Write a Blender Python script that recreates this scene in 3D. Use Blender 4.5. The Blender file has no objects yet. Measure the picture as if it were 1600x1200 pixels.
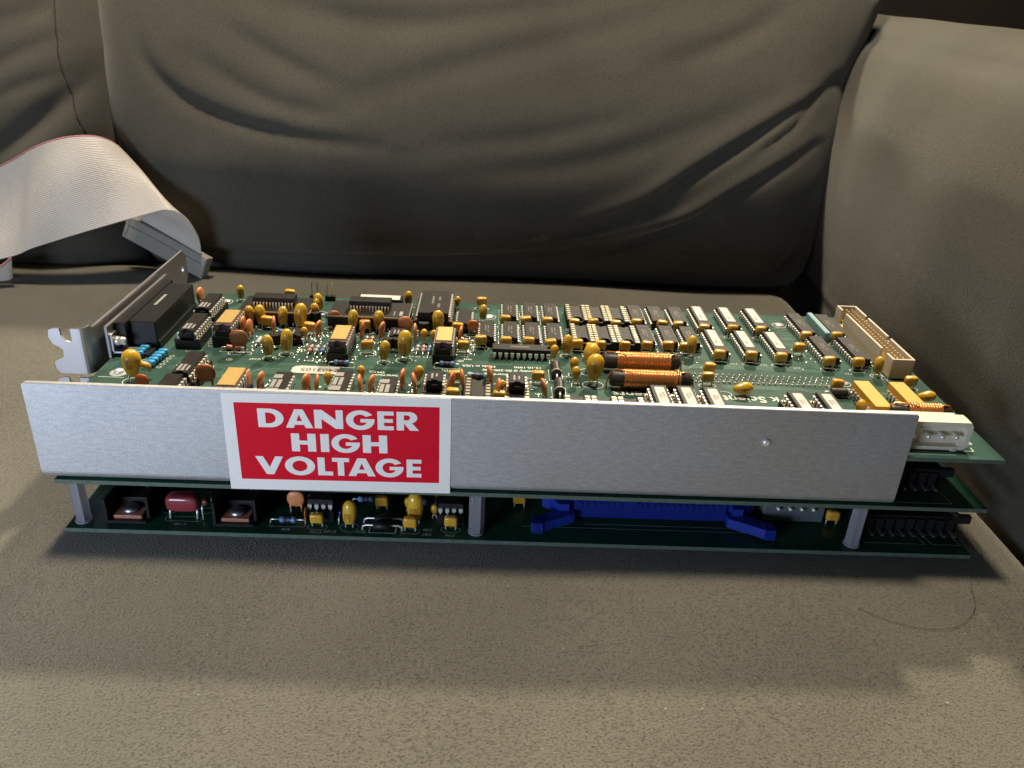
import bpy, bmesh, math, random
import numpy as np
from mathutils import Matrix, Vector
random.seed(7); np.random.seed(7)
S = bpy.context.scene
COL = S.collection
U = 0.001                      # everything below is written in millimetres
PI = math.pi

# ------------------------------------------------------------------ camera
cam_d = bpy.data.cameras.new('camera'); cam = bpy.data.objects.new('camera', cam_d); COL.objects.link(cam)
cam_d.sensor_width = 36.0; cam_d.lens = 36.0 * 1276.78 / 1600.0
cam_d.clip_start = 0.01; cam_d.clip_end = 50
right = Vector((0.99883507, -0.01231102, 0.0466592)); down = Vector((0.03644851, -0.44120459, -0.89666606)); fwd = Vector((0.03162513, 0.89732210, -0.44024187))
m = Matrix((right, -down, -fwd)).transposed().to_4x4()
m.translation = Vector((150.6077, -245.0907, 184.9249)) * U
cam.matrix_world = m
cam_d.dof.use_dof = True; cam_d.dof.focus_distance = 0.315; cam_d.dof.aperture_fstop = 30.0
S.camera = cam

# ------------------------------------------------------------------ world, lamps, exposure
W = bpy.data.worlds.new('World'); S.world = W; W.use_nodes = True
bg = W.node_tree.nodes['Background']; bg.inputs[0].default_value = (0.62, 0.76, 1.0, 1); bg.inputs[1].default_value = 0.017
S.view_settings.view_transform = 'Standard'; S.view_settings.look = 'None'; S.view_settings.exposure = 0.0; S.view_settings.gamma = 1.0

def lamp(name, loc, target, size, power, color, sy=None, spread=None):
    d = bpy.data.lights.new(name, 'AREA'); d.shape = 'DISK' if sy is None else 'RECTANGLE'
    d.size = size
    if sy: d.size_y = sy
    if spread: d.spread = math.radians(spread)
    d.energy = power; d.color = color
    o = bpy.data.objects.new(name, d); COL.objects.link(o); o.location = loc
    o.rotation_euler = (Vector(target) - Vector(loc)).to_track_quat('-Z', 'Y').to_euler()
    return o
lamp('ceiling_lamp', (-0.02, 0.31, 1.60), (0.17, 0.06, 0), 0.19, 34.0, (1.0, 0.85, 0.65))
lamp('ceiling_lamp_behind', (0.84, 2.10, 2.06), (0.17, 0.0, 0), 0.17, 115.0, (1.0, 0.86, 0.64))
lamp('window_light', (-0.17, -0.40, 0.076), (0.07, 0.0, 0.035), 0.20, 2.05, (0.64, 0.78, 1.0), 0.13)

# ------------------------------------------------------------------ materials
def newmat(name):
    mt = bpy.data.materials.new(name); mt.use_nodes = True
    nt = mt.node_tree; return mt, nt, nt.nodes['Principled BSDF'], nt.nodes, nt.links
def pm(name, col, rough=0.5, metal=0.0, spec=0.5, noise=0.0, nscale=300, bump=0.0, bscale=800, coat=0.0, trans=0.0, ior=None, sss=0.0, rvar=0.0, stretch=None):
    mt, nt, b, N, Lk = newmat(name)
    b.inputs['Base Color'].default_value = (*col, 1); b.inputs['Roughness'].default_value = rough
    b.inputs['Metallic'].default_value = metal; b.inputs['Specular IOR Level'].default_value = spec
    if coat: b.inputs['Coat Weight'].default_value = coat; b.inputs['Coat Roughness'].default_value = 0.12
    if trans: b.inputs['Transmission Weight'].default_value = trans
    if ior: b.inputs['IOR'].default_value = ior
    if sss: b.inputs['Subsurface Weight'].default_value = sss; b.inputs['Subsurface Radius'].default_value = (0.002, 0.0015, 0.001)
    tc = N.new('ShaderNodeTexCoord'); src = tc.outputs['Object']
    if stretch:
        mp = N.new('ShaderNodeMapping'); mp.inputs['Scale'].default_value = stretch; Lk.new(src, mp.inputs[0]); src = mp.outputs[0]
    if noise or rvar:
        n = N.new('ShaderNodeTexNoise'); n.inputs['Scale'].default_value = nscale; n.inputs['Detail'].default_value = 5; Lk.new(src, n.inputs['Vector'])
        if noise:
            r = N.new('ShaderNodeValToRGB'); r.color_ramp.elements[0].position = 0.3; r.color_ramp.elements[1].position = 0.7
            r.color_ramp.elements[0].color = (*[c * (1 - noise) for c in col], 1); r.color_ramp.elements[1].color = (*[min(1, c * (1 + noise)) for c in col], 1)
            Lk.new(n.outputs['Fac'], r.inputs[0]); Lk.new(r.outputs[0], b.inputs['Base Color'])
        if rvar:
            mr = N.new('ShaderNodeMapRange'); mr.inputs[3].default_value = rough - rvar; mr.inputs[4].default_value = rough + rvar
            mr.inputs[1].default_value = .3; mr.inputs[2].default_value = .7
            Lk.new(n.outputs['Fac'], mr.inputs[0]); Lk.new(mr.outputs[0], b.inputs['Roughness'])
    if bump:
        n2 = N.new('ShaderNodeTexNoise'); n2.inputs['Scale'].default_value = bscale; n2.inputs['Detail'].default_value = 4; Lk.new(src, n2.inputs['Vector'])
        bp = N.new('ShaderNodeBump'); bp.inputs['Strength'].default_value = bump; bp.inputs['Distance'].default_value = 0.0003
        Lk.new(n2.outputs['Fac'], bp.inputs['Height']); Lk.new(bp.outputs[0], b.inputs['Normal'])
    return mt

def fabric(name, col, grain=1.0, sheen=.45, con=1.0, srough=.42):
    mt, nt, b, N, Lk = newmat(name)
    b.inputs['Roughness'].default_value = 0.95; b.inputs['Specular IOR Level'].default_value = 0.15
    b.inputs['Sheen Weight'].default_value = sheen; b.inputs['Sheen Roughness'].default_value = srough; b.inputs['Sheen Tint'].default_value = (0.95, 0.93, 0.84, 1)
    tc = N.new('ShaderNodeTexCoord')
    mp = N.new('ShaderNodeMapping'); mp.inputs['Scale'].default_value = (0.95, 1.15, 1.15); Lk.new(tc.outputs['Object'], mp.inputs[0])
    wob = N.new('ShaderNodeTexNoise'); wob.inputs['Scale'].default_value = 500; wob.inputs['Detail'].default_value = 2; Lk.new(mp.outputs[0], wob.inputs['Vector'])
    n1 = N.new('ShaderNodeTexNoise'); n1.inputs['Scale'].default_value = 1250; n1.inputs['Detail'].default_value = 3; n1.inputs['Roughness'].default_value = .6; n1.inputs['Distortion'].default_value = 0.25
    Lk.new(mp.outputs[0], n1.inputs['Vector'])
    n3 = N.new('ShaderNodeTexNoise'); n3.inputs['Scale'].default_value = 2600; n3.inputs['Detail'].default_value = 2; Lk.new(tc.outputs['Object'], n3.inputs['Vector'])
    nl = N.new('ShaderNodeTexNoise'); nl.inputs['Scale'].default_value = 14; nl.inputs['Detail'].default_value = 4; Lk.new(tc.outputs['Object'], nl.inputs['Vector'])
    r = N.new('ShaderNodeValToRGB'); e = r.color_ramp.elements
    e[0].position = 0.38; e[0].color = (*[c * max(.1, 1 - .6 * con) for c in col], 1)
    e[1].position = 0.47; e[1].color = (*[c * 0.95 for c in col], 1)
    x = e.new(0.72); x.color = (*[c * (1 + .18 * con) for c in col], 1)
    Lk.new(n1.outputs['Fac'], r.inputs[0])
    mr = N.new('ShaderNodeMapRange'); mr.inputs[1].default_value = .3; mr.inputs[2].default_value = .7; mr.inputs[3].default_value = .86; mr.inputs[4].default_value = 1.12
    Lk.new(nl.outputs['Fac'], mr.inputs[0])
    mx = N.new('ShaderNodeMix'); mx.data_type = 'RGBA'; mx.blend_type = 'MULTIPLY'; mx.inputs[0].default_value = 1
    Lk.new(r.outputs[0], mx.inputs[6]); Lk.new(mr.outputs[0], mx.inputs[7]); Lk.new(mx.outputs[2], b.inputs['Base Color'])
    ad = N.new('ShaderNodeMath'); ad.operation = 'MULTIPLY_ADD'; ad.inputs[1].default_value = 0.35
    Lk.new(n3.outputs['Fac'], ad.inputs[0]); Lk.new(n1.outputs['Fac'], ad.inputs[2])
    bp = N.new('ShaderNodeBump'); bp.inputs['Strength'].default_value = 0.75 * grain; bp.inputs['Distance'].default_value = 0.0015
    Lk.new(ad.outputs[0], bp.inputs['Height']); Lk.new(bp.outputs[0], b.inputs['Normal'])
    return mt

def aluminium():
    mt, nt, b, N, Lk = newmat('brushed_aluminium')
    b.inputs['Metallic'].default_value = 0.85; b.inputs['Specular IOR Level'].default_value = .5
    tc = N.new('ShaderNodeTexCoord')
    mp = N.new('ShaderNodeMapping'); mp.inputs['Scale'].default_value = (0.30, 1, 1); mp.inputs['Rotation'].default_value = (0, math.radians(4), 0); Lk.new(tc.outputs['Object'], mp.inputs[0])
    n = N.new('ShaderNodeTexNoise'); n.inputs['Scale'].default_value = 950; n.inputs['Detail'].default_value = 5; n.inputs['Roughness'].default_value = .6; Lk.new(mp.outputs[0], n.inputs['Vector'])
    n2 = N.new('ShaderNodeTexNoise'); n2.inputs['Scale'].default_value = 1500; n2.inputs['Detail'].default_value = 3; Lk.new(tc.outputs['Object'], n2.inputs['Vector'])
    n3 = N.new('ShaderNodeTexNoise'); n3.inputs['Scale'].default_value = 22; n3.inputs['Detail'].default_value = 3; Lk.new(tc.outputs['Object'], n3.inputs['Vector'])
    ad = N.new('ShaderNodeMath'); ad.operation = 'ADD'; Lk.new(n.outputs['Fac'], ad.inputs[0]); Lk.new(n2.outputs['Fac'], ad.inputs[1])
    r = N.new('ShaderNodeValToRGB'); e = r.color_ramp.elements
    e[0].position = .36; e[0].color = (.40, .40, .41, 1); e[1].position = .66; e[1].color = (.58, .58, .585, 1)
    hl = N.new('ShaderNodeMath'); hl.operation = 'MULTIPLY'; hl.inputs[1].default_value = .5; Lk.new(ad.outputs[0], hl.inputs[0])
    Lk.new(hl.outputs[0], r.inputs[0]); Lk.new(r.outputs[0], b.inputs['Base Color'])
    mr = N.new('ShaderNodeMapRange'); mr.inputs[1].default_value = .3; mr.inputs[2].default_value = .7; mr.inputs[3].default_value = .52; mr.inputs[4].default_value = .68
    Lk.new(n3.outputs['Fac'], mr.inputs[0]); Lk.new(mr.outputs[0], b.inputs['Roughness'])
    bp = N.new('ShaderNodeBump'); bp.inputs['Strength'].default_value = .3; bp.inputs['Distance'].default_value = 0.00018
    Lk.new(hl.outputs[0], bp.inputs['Height']); Lk.new(bp.outputs[0], b.inputs['Normal'])
    return mt

def soldermask(name, base, light):
    """green lacquer with the copper planes showing through as flat lighter print"""
    mt, nt, b, N, Lk = newmat(name)
    b.inputs['Roughness'].default_value = 0.24; b.inputs['Specular IOR Level'].default_value = 0.15
    tc = N.new('ShaderNodeTexCoord')
    mp = N.new('ShaderNodeMapping'); mp.inputs['Scale'].default_value = (1, 2.4, 1); Lk.new(tc.outputs['Object'], mp.inputs[0])
    v = N.new('ShaderNodeTexVoronoi'); v.distance = 'MANHATTAN'; v.inputs['Scale'].default_value = 55; Lk.new(mp.outputs[0], v.inputs['Vector'])
    r = N.new('ShaderNodeValToRGB'); r.color_ramp.interpolation = 'CONSTANT'; e = r.color_ramp.elements
    e[0].position = 0; e[0].color = (*base, 1); e[1].position = .62; e[1].color = (*light, 1)
    sp = N.new('ShaderNodeSeparateColor'); Lk.new(v.outputs['Color'], sp.inputs[0]); Lk.new(sp.outputs[0], r.inputs[0])
    n = N.new('ShaderNodeTexNoise'); n.inputs['Scale'].default_value = 60; n.inputs['Detail'].default_value = 6; Lk.new(tc.outputs['Object'], n.inputs['Vector'])
    mr = N.new('ShaderNodeMapRange'); mr.inputs[1].default_value = .3; mr.inputs[2].default_value = .7; mr.inputs[3].default_value = .8; mr.inputs[4].default_value = 1.15; Lk.new(n.outputs['Fac'], mr.inputs[0])
    mx = N.new('ShaderNodeMix'); mx.data_type = 'RGBA'; mx.blend_type = 'MULTIPLY'; mx.inputs[0].default_value = 1
    Lk.new(r.outputs[0], mx.inputs[6]); Lk.new(mr.outputs[0], mx.inputs[7]); Lk.new(mx.outputs[2], b.inputs['Base Color'])
    bp = N.new('ShaderNodeBump'); bp.inputs['Strength'].default_value = .25; bp.inputs['Distance'].default_value = 0.00006
    n4 = N.new('ShaderNodeTexNoise'); n4.inputs['Scale'].default_value = 700; Lk.new(tc.outputs['Object'], n4.inputs['Vector'])
    Lk.new(n4.outputs['Fac'], bp.inputs['Height']); Lk.new(bp.outputs[0], b.inputs['Normal'])
    return mt

M = {}
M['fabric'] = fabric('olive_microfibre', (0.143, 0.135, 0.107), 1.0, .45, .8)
M['fabric_back'] = fabric('olive_microfibre_shaded_back', (0.092, 0.086, 0.069), .22, .35, .5)  # same cloth as the seat; shade on the back put into a darker colour
M['fabric_arm'] = fabric('olive_microfibre_shaded_arm', (0.074, 0.068, 0.049), .38, .35, .7, .30)  # seat cloth again, darkened in colour for the shaded inner face of the arm
M['seam'] = pm('seam_thread', (0.03, 0.025, 0.02), .9)
M['alu'] = aluminium()
M['steel'] = pm('plated_steel', (0.46, 0.45, 0.47), .42, 1.0, rvar=.05, nscale=25)
M['tin'] = pm('tinned_lead', (0.84, 0.82, 0.78), .30, .55)
M['solder'] = pm('solder', (0.82, 0.80, 0.76), .25, .5, bump=.5, bscale=900)
M['goldpin'] = pm('gold_contact', (0.84, 0.74, 0.52), .30, 1.0)
M['goldlid'] = pm('gold_lid', (0.52, 0.355, 0.125), .50, .55, noise=.10, nscale=900, bump=.3)
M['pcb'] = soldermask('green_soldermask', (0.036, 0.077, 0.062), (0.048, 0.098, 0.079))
M['pcb_low'] = soldermask('dark_green_soldermask', (0.010, 0.046, 0.026), (0.013, 0.056, 0.031))  # colour also darkened for the shade cast by the board above
M['pcb_edge'] = pm('glass_fibre_edge', (0.075, 0.112, 0.085), .5, noise=.2, nscale=400)
M['trace'] = pm('masked_copper_track', (0.085, 0.175, 0.128), .26)
M['silk'] = pm('silkscreen_ink', (0.62, 0.66, 0.58), .6)
M['silk_dim'] = pm('silkscreen_ink_thin', (0.36, 0.42, 0.36), .6)
M['black'] = pm('black_epoxy', (0.016, 0.015, 0.015), .50, 0.0, .22, noise=.25, nscale=900, bump=.35, bscale=2600)
M['chiptop'] = pm('moulded_chip_epoxy', (0.021, 0.019, 0.018), .46, 0.0, .16, noise=.2, nscale=500, bump=.3, bscale=3000)
M['dark'] = pm('black_plastic', (0.010, 0.010, 0.011), .46, 0.0, .3)
M['void'] = pm('socket_recess', (0.004, 0.004, 0.004), .8)
M['print'] = pm('grey_chip_print', (0.25, 0.245, 0.235), .6)
M['print_soft'] = pm('faint_chip_print', (0.10, 0.085, 0.06), .6)
M['ceramic'] = pm('brown_ceramic', (0.085, 0.055, 0.055), .38)
M['yellow'] = pm('yellow_tantalum_epoxy', (0.62, 0.370, 0.030), .26, noise=.10, nscale=260, coat=.35, sss=.05)
M['yellow_mark'] = pm('tantalum_brown_print', (0.36, 0.19, 0.018), .4)
M['mlcc'] = pm('amber_capacitor_epoxy', (0.60, 0.325, 0.028), .30, noise=.12, nscale=320, coat=.3, sss=.05)
M['orange'] = pm('orange_ceramic_disc', (0.58, 0.215, 0.075), .42, noise=.14, nscale=350)
M['brown'] = pm('brown_ceramic_disc', (0.36, 0.125, 0.040), .38, noise=.14, nscale=350)
M['redorange'] = pm('red_orange_disc', (0.48, 0.100, 0.025), .4, noise=.1)
M['blue'] = pm('blue_resistor', (0.09, 0.20, 0.42), .35, noise=.15)
M['skyblue'] = pm('sky_blue_inductor', (0.035, 0.30, 0.56), .34, noise=.1)
M['teal'] = pm('teal_resistor', (0.19, 0.33, 0.33), .35)
M['palegrey'] = pm('pale_resistor', (0.32, 0.40, 0.40), .35)
M['tan'] = pm('tan_resistor', (0.45, 0.25, 0.17), .4)
M['pink'] = pm('pink_brown_resistor', (0.36, 0.14, 0.09), .4)
M['band'] = pm('dark_colour_band', (0.03, 0.035, 0.09), .4)
M['bandr'] = pm('red_colour_band', (0.30, 0.05, 0.03), .4)
M['copper'] = pm('enamelled_copper', (0.78, 0.33, 0.11), .24, .65)
M['copper2'] = pm('enamelled_copper_bright', (0.80, 0.34, 0.13), .25, .7)
M['ferrite'] = pm('ferrite_core', (0.030, 0.028, 0.026), .42, noise=.4, nscale=300, bump=.4)
M['white'] = pm('white_paper_label', (0.50, 0.485, 0.44), .7, noise=.03)
M['sticker'] = pm('white_vinyl', (0.84, 0.80, 0.75), .42, noise=.015, nscale=120)
M['red'] = pm('red_print', (0.66, 0.006, 0.024), .45, 0.0, .15, noise=.05, nscale=150)
M['ivory'] = pm('ivory_nylon', (0.66, 0.60, 0.47), .42, noise=.05, sss=.15)
M['beige'] = pm('beige_header_plastic', (0.52, 0.44, 0.33), .5, noise=.06, nscale=200)
M['beige_in'] = pm('header_floor', (0.30, 0.20, 0.08), .6)
M['relay'] = pm('amber_resistor_network', (0.66, 0.33, 0.030), .42, noise=.06, nscale=200)
M['sip'] = pm('pale_teal_network', (0.16, 0.30, 0.30), .4)
M['nylon'] = pm('clear_nylon', (0.52, 0.52, 0.58), .25, trans=.7, sss=.1)
M['bluehdr'] = pm('blue_header_plastic', (0.006, 0.016, 0.17), .38); M['bluelatch'] = pm('blue_latch_plastic', (0.008, 0.026, 0.25), .42)
M['filmcap'] = pm('maroon_film_capacitor', (0.25, 0.038, 0.048), .26, coat=.5)
M['greyc'] = pm('smoke_grey_nylon', (0.10, 0.12, 0.13), .4)
M['cable'] = pm('grey_ribbon_pvc', (0.62, 0.57, 0.505), .40, noise=.04, nscale=60)
M['cable_in'] = M['cable']
M['cable_edge'] = pm('pink_edge_pvc', (0.46, 0.20, 0.24), .5)
M['idc'] = pm('grey_idc_plastic', (0.30, 0.285, 0.25), .5, noise=.05)
M['wall'] = pm('dark_room_wall', (0.020, 0.014, 0.012), .9, noise=.3, nscale=3)  # near-black colour stands in for the dark room behind the sofa
M['lint'] = pm('pale_lint', (0.50, 0.46, 0.40), .9)
M['hair'] = pm('dark_hair', (0.035, 0.028, 0.015), .45)

# ------------------------------------------------------------------ mesh builder
class MB:
    def __init__(s): s.v = []; s.f = []; s.m = []; s.s = []
    def add(s, vs, fs, m=0, sm=False):
        b = len(s.v); s.v += [tuple(map(float, p)) for p in vs]
        for i, f in enumerate(fs):
            s.f.append([b + k for k in f]); s.m.append(m[i] if isinstance(m, list) else m); s.s.append(sm)
    def box(s, x0, x1, y0, y1, z0, z1, m=0):
        s.add([(x, y, z) for z in (z0, z1) for y in (y0, y1) for x in (x0, x1)],
              [(0, 2, 3, 1), (4, 5, 7, 6), (0, 1, 5, 4), (2, 6, 7, 3), (0, 4, 6, 2), (1, 3, 7, 5)], m)
    def loft(s, rings, m=0, sm=False, cap=True, close=True, capm=None):
        n = len(rings[0]); vs = [p for r in rings for p in r]; fs = []; ms = []
        for i in range(len(rings) - 1):
            for j in range(n if close else n - 1):
                k = (j + 1) % n; fs.append((i * n + j, i * n + k, (i + 1) * n + k, (i + 1) * n + j)); ms.append(m)
        if cap:
            fs.append(tuple(range(n - 1, -1, -1))); ms.append(m)
            fs.append(tuple(range((len(rings) - 1) * n, len(rings) * n))); ms.append(m if capm is None else capm)
        s.add(vs, fs, ms, sm)
    def rbox(s, x0, x1, y0, y1, z0, z1, b=.2, m=0, capm=None):
        def ring(z, i):
            X0, X1, Y0, Y1 = x0 + i, x1 - i, y0 + i, y1 - i
            return [(X0 + b, Y0, z), (X1 - b, Y0, z), (X1, Y0 + b, z), (X1, Y1 - b, z), (X1 - b, Y1, z), (X0 + b, Y1, z), (X0, Y1 - b, z), (X0, Y0 + b, z)]
        s.loft([ring(z0, b * .6), ring(z0 + b, 0), ring(z1 - b, 0), ring(z1, b * .6)], m, capm=capm)
    def prism(s, poly, z0, z1, m=0, axis='z', capm=None):
        f = {'z': lambda a, b, c: (a, b, c), 'y': lambda a, b, c: (a, c, b), 'x': lambda a, b, c: (c, a, b)}[axis]
        s.loft([[f(a, b, z0) for a, b in poly], [f(a, b, z1) for a, b in poly]], m, capm=capm)
    def sup(s, c, r, e1=1., e2=1., nu=12, nv=8, m=0, rot=None):
        sg = lambda x, e: math.copysign(abs(x) ** e, x)
        rings = []
        for i in range(1, nv):
            ph = -PI / 2 + PI * i / nv; ring = []
            for j in range(nu):
                th = 2 * PI * j / nu
                p = Vector((r[0] * sg(math.cos(ph), e1) * sg(math.cos(th), e2), r[1] * sg(math.cos(ph), e1) * sg(math.sin(th), e2), r[2] * sg(math.sin(ph), e1)))
                if rot: p = rot @ p
                ring.append(tuple(p + Vector(c)))
            rings.append(ring)
        s.loft(rings, m, True)
    def lathe(s, prof, n=12, m=0, c=(0, 0, 0), axis='z', sy=1.0, sm=True, mf=None):
        rings = []
        for r, h in prof:
            ring = []
            for j in range(n):
                a = 2 * PI * j / n; x, y = r * math.cos(a), r * sy * math.sin(a)
                p = {'z': (x, y, h), 'x': (h, x, y), 'y': (y, h, x)}[axis]
                ring.append((p[0] + c[0], p[1] + c[1], p[2] + c[2]))
            rings.append(ring)
        k = len(s.m); s.loft(rings, m, sm)
        if mf:
            for i in range(len(prof) - 1):
                for j in range(n):
                    q = mf(i, j)
                    if q is not None: s.m[k + i * n + j] = q
    def tube(s, pts, r, n=6, m=0, sm=True):
        pts = [Vector(p) for p in pts]; rings = []; up = None
        for i, p in enumerate(pts):
            t = (pts[min(i + 1, len(pts) - 1)] - pts[max(i - 1, 0)]).normalized()
            if up is None: up = t.orthogonal().normalized()
            up = (up - t * up.dot(t)); up = up.normalized() if up.length > 1e-6 else t.orthogonal().normalized()
            sd = t.cross(up); rr = r[i] if isinstance(r, (list, tuple)) else r
            rings.append([tuple(p + (up * math.cos(2 * PI * j / n) + sd * math.sin(2 * PI * j / n)) * rr) for j in range(n)])
        s.loft(rings, m, sm)
    def mesh(s, name, mats):
        me = bpy.data.meshes.new(name)
        me.from_pydata([(x * U, y * U, z * U) for x, y, z in s.v], [], s.f)
        for mt in mats: me.materials.append(mt)
        me.polygons.foreach_set('material_index', s.m); me.polygons.foreach_set('use_smooth', s.s)
        me.update(); bm = bmesh.new(); bm.from_mesh(me); bmesh.ops.recalc_face_normals(bm, faces=bm.faces); bm.to_mesh(me); bm.free()
        return me

def link(name, me, parent=None, loc=(0, 0, 0), rz=0.0, rx=0.0, ry=0.0, sc=1.0, stuff=False):
    o = bpy.data.objects.new(name, me); COL.objects.link(o)
    o.location = [c * U for c in loc]; o.rotation_euler = (rx, ry, rz); o.scale = (sc, sc, sc) if not isinstance(sc, tuple) else sc
    if parent: o.parent = parent
    if stuff: o['kind'] = 'stuff'
    return o
def tag(o, label, cat, group=None):
    o['label'] = label; o['category'] = cat
    if group: o['group'] = group
    return o
def structure(o): o['kind'] = 'structure'; return o

def smooth_curve(pts, n):
    """Catmull-Rom through points"""
    P = [np.array(p, float) for p in pts]; P = [2 * P[0] - P[1]] + P + [2 * P[-1] - P[-2]]
    out = []
    segs = len(P) - 3
    for k in range(n):
        t = k / (n - 1) * segs; i = min(int(t), segs - 1); u = t - i
        a, b, c, d = P[i:i + 4]
        out.append(.5 * ((2 * b) + (-a + c) * u + (2 * a - 5 * b + 4 * c - d) * u * u + (-a + 3 * b - 3 * c + d) * u ** 3))
    return out

def grid_mesh(name, P, mats):
    """P: array (nu, nv, 3) in mm"""
    nu, nv = P.shape[:2]; b = MB()
    b.v = [tuple(p) for p in P.reshape(-1, 3)]
    b.f = [[i * nv + j, (i + 1) * nv + j, (i + 1) * nv + j + 1, i * nv + j + 1] for i in range(nu - 1) for j in range(nv - 1)]
    b.m = [0] * len(b.f); b.s = [True] * len(b.f)
    return b.mesh(name, mats)

def dist_poly(X, Z, poly):
    """distance, side and end-taper of a grid of points from a polyline"""
    best = np.full(X.shape, 1e9); side = np.zeros(X.shape); tp = np.zeros(X.shape)
    pts = [np.array(p) for p in smooth_curve([(a, b) for a, b in poly], 24)]
    L = len(pts) - 1
    for i in range(L):
        a, b = pts[i], pts[i + 1]; d = b - a; l2 = d @ d + 1e-9
        t = np.clip(((X - a[0]) * d[0] + (Z - a[1]) * d[1]) / l2, 0, 1)
        dx, dz = X - a[0] - t * d[0], Z - a[1] - t * d[1]; D = np.hypot(dx, dz)
        k = D < best; best = np.where(k, D, best); side = np.where(k, np.sign(d[0] * dz - d[1] * dx), side); tp = np.where(k, (i + t) / L, tp)
    return best * side, tp
def folds_y(X, Z, folds):
    """pleats: a sharp valley with a soft ridge above it; negative y is towards the room"""
    Y = np.zeros(X.shape)
    for poly, depth, w in folds:
        depth = depth * (.85 if w < 6.5 else .72)
        d, t = dist_poly(X, Z, poly)
        env = np.sin(PI * np.clip(t, .03, .97)) ** .6
        Y += env * depth * (np.exp(-(d / w) ** 2) - .5 * np.exp(-((d - 2.0 * w) / (1.9 * w)) ** 2) * (d > -w * 2))
    return Y
def lowfreq(X, Z, amp, wl, seed):
    rs = np.random.RandomState(seed); Y = np.zeros(X.shape)
    for k in range(9):
        a = rs.uniform(0, 2 * PI); f = 2 * PI / (wl * rs.uniform(.6, 1.8))
        Y += np.sin((X * math.cos(a) + Z * math.sin(a)) * f + rs.uniform(0, 6.28)) * rs.uniform(.4, 1)
    return Y * amp / 3

# ------------------------------------------------------------------ room and sofa
b = MB(); b.box(-4000, 4500, 2600, 2700, -600, 2600); structure(link('wall', b.mesh('wall', [M['wall']])))

SEAT = -3.6
xs = np.linspace(-620, 372, 150); ys = np.concatenate([np.linspace(-420, -300, 14), np.linspace(-296, 345, 110)])
X, Y = np.meshgrid(xs, ys, indexing='ij')
Zs = SEAT + lowfreq(X, Y, .9, 170, 3) - .9
under = np.clip(np.minimum(np.minimum(X + 12, 348 - X) / 16, np.minimum(Y + 12, 148 - Y) / 16), 0, 1)
Zs = Zs * (1 - under) + (-4.4) * under
e = np.clip((-300 - Y) / 120, 0, 1); Zs = Zs - 90 * (1 - np.sqrt(np.clip(1 - e * e, 0, 1)))
e2 = np.clip((X - 352) / 22, 0, 1); Zs = Zs - 22 * e2 ** 2
e3 = np.clip((Y - 286) / 60, 0, 1); Zs = Zs - 16 * e3 ** 2
G = np.stack([X, Y, Zs], -1)
skirt = G[:, :1].copy(); skirt[..., 2] = -160
seat = link('seat_cushion', grid_mesh('seat_cushion', np.concatenate([skirt, G], 1), [M['fabric']]))
tag(seat, 'flat olive-grey microfibre sofa seat cushion that the circuit boards lie on', 'cushion')

_PZ = ([-26, -8, 4, 22, 60, 90, 120, 150, 180, 210, 238], [40, 17, 9, 2, -2, 4, 16, 33, 55, 82, 118])
_pc = np.array(smooth_curve(list(zip(*_PZ)), 120)); _k = np.exp(-np.linspace(-2, 2, 19) ** 2); _k /= _k.sum()
PZ = (_pc[:, 0], np.convolve(np.pad(_pc[:, 1], 9, mode='edge'), _k, 'valid'))
def sides(Z, x0, x1):
    zz = [60, 134, 186, 238]
    if x1 < 0: return Z * 0 + x0, np.interp(Z, zz, [x1, x1 - 3, x1 - 14, x1 - 24])
    return np.interp(Z, zz, [x0, x0 - 14, x0 - 28, x0 - 40]), np.interp(Z, zz, [x1, x1 + 8, x1 + 36, x1 + 50])
def cushion_y(X, Z, x0, x1, ybase, folds, amp, seed, R):
    xl, xr = sides(Z, x0, x1); cx, hx = (xl + xr) / 2, (xr - xl) / 2
    e = np.clip((np.abs(X - cx) - (hx - R)) / R, 0, 1); ed = R * (1 - np.sqrt(np.clip(1 - e * e, 0, 1)))
    return ybase + np.interp(Z, *PZ) + ed + lowfreq(X, Z, amp, 120, seed) * (1 - e) + folds_y(X, Z, folds) * (1 - e ** 4)
def back_cushion(x0, x1, ybase, folds, amp, seed, R=58, top=238):
    a = np.linspace(-1, 1, 190); u = np.sin(a * PI / 2 * .999) * .25 + a * .75
    Um, Z = np.meshgrid(u, np.linspace(-26, top, 96), indexing='ij')
    xl, xr = sides(Z, x0, x1); X = (xl + xr) / 2 + (xr - xl) / 2 * Um
    G = np.stack([X, cushion_y(X, Z, x0, x1, ybase, folds, amp, seed, R), Z], -1)
    l = G[:1].copy(); l[..., 1] = ybase + 170; r = G[-1:].copy(); r[..., 1] = ybase + 170
    G = np.concatenate([l, G, r], 0); t = G[:, -1:].copy(); t[..., 1] = ybase + 170
    return np.concatenate([G, t], 1)
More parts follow.
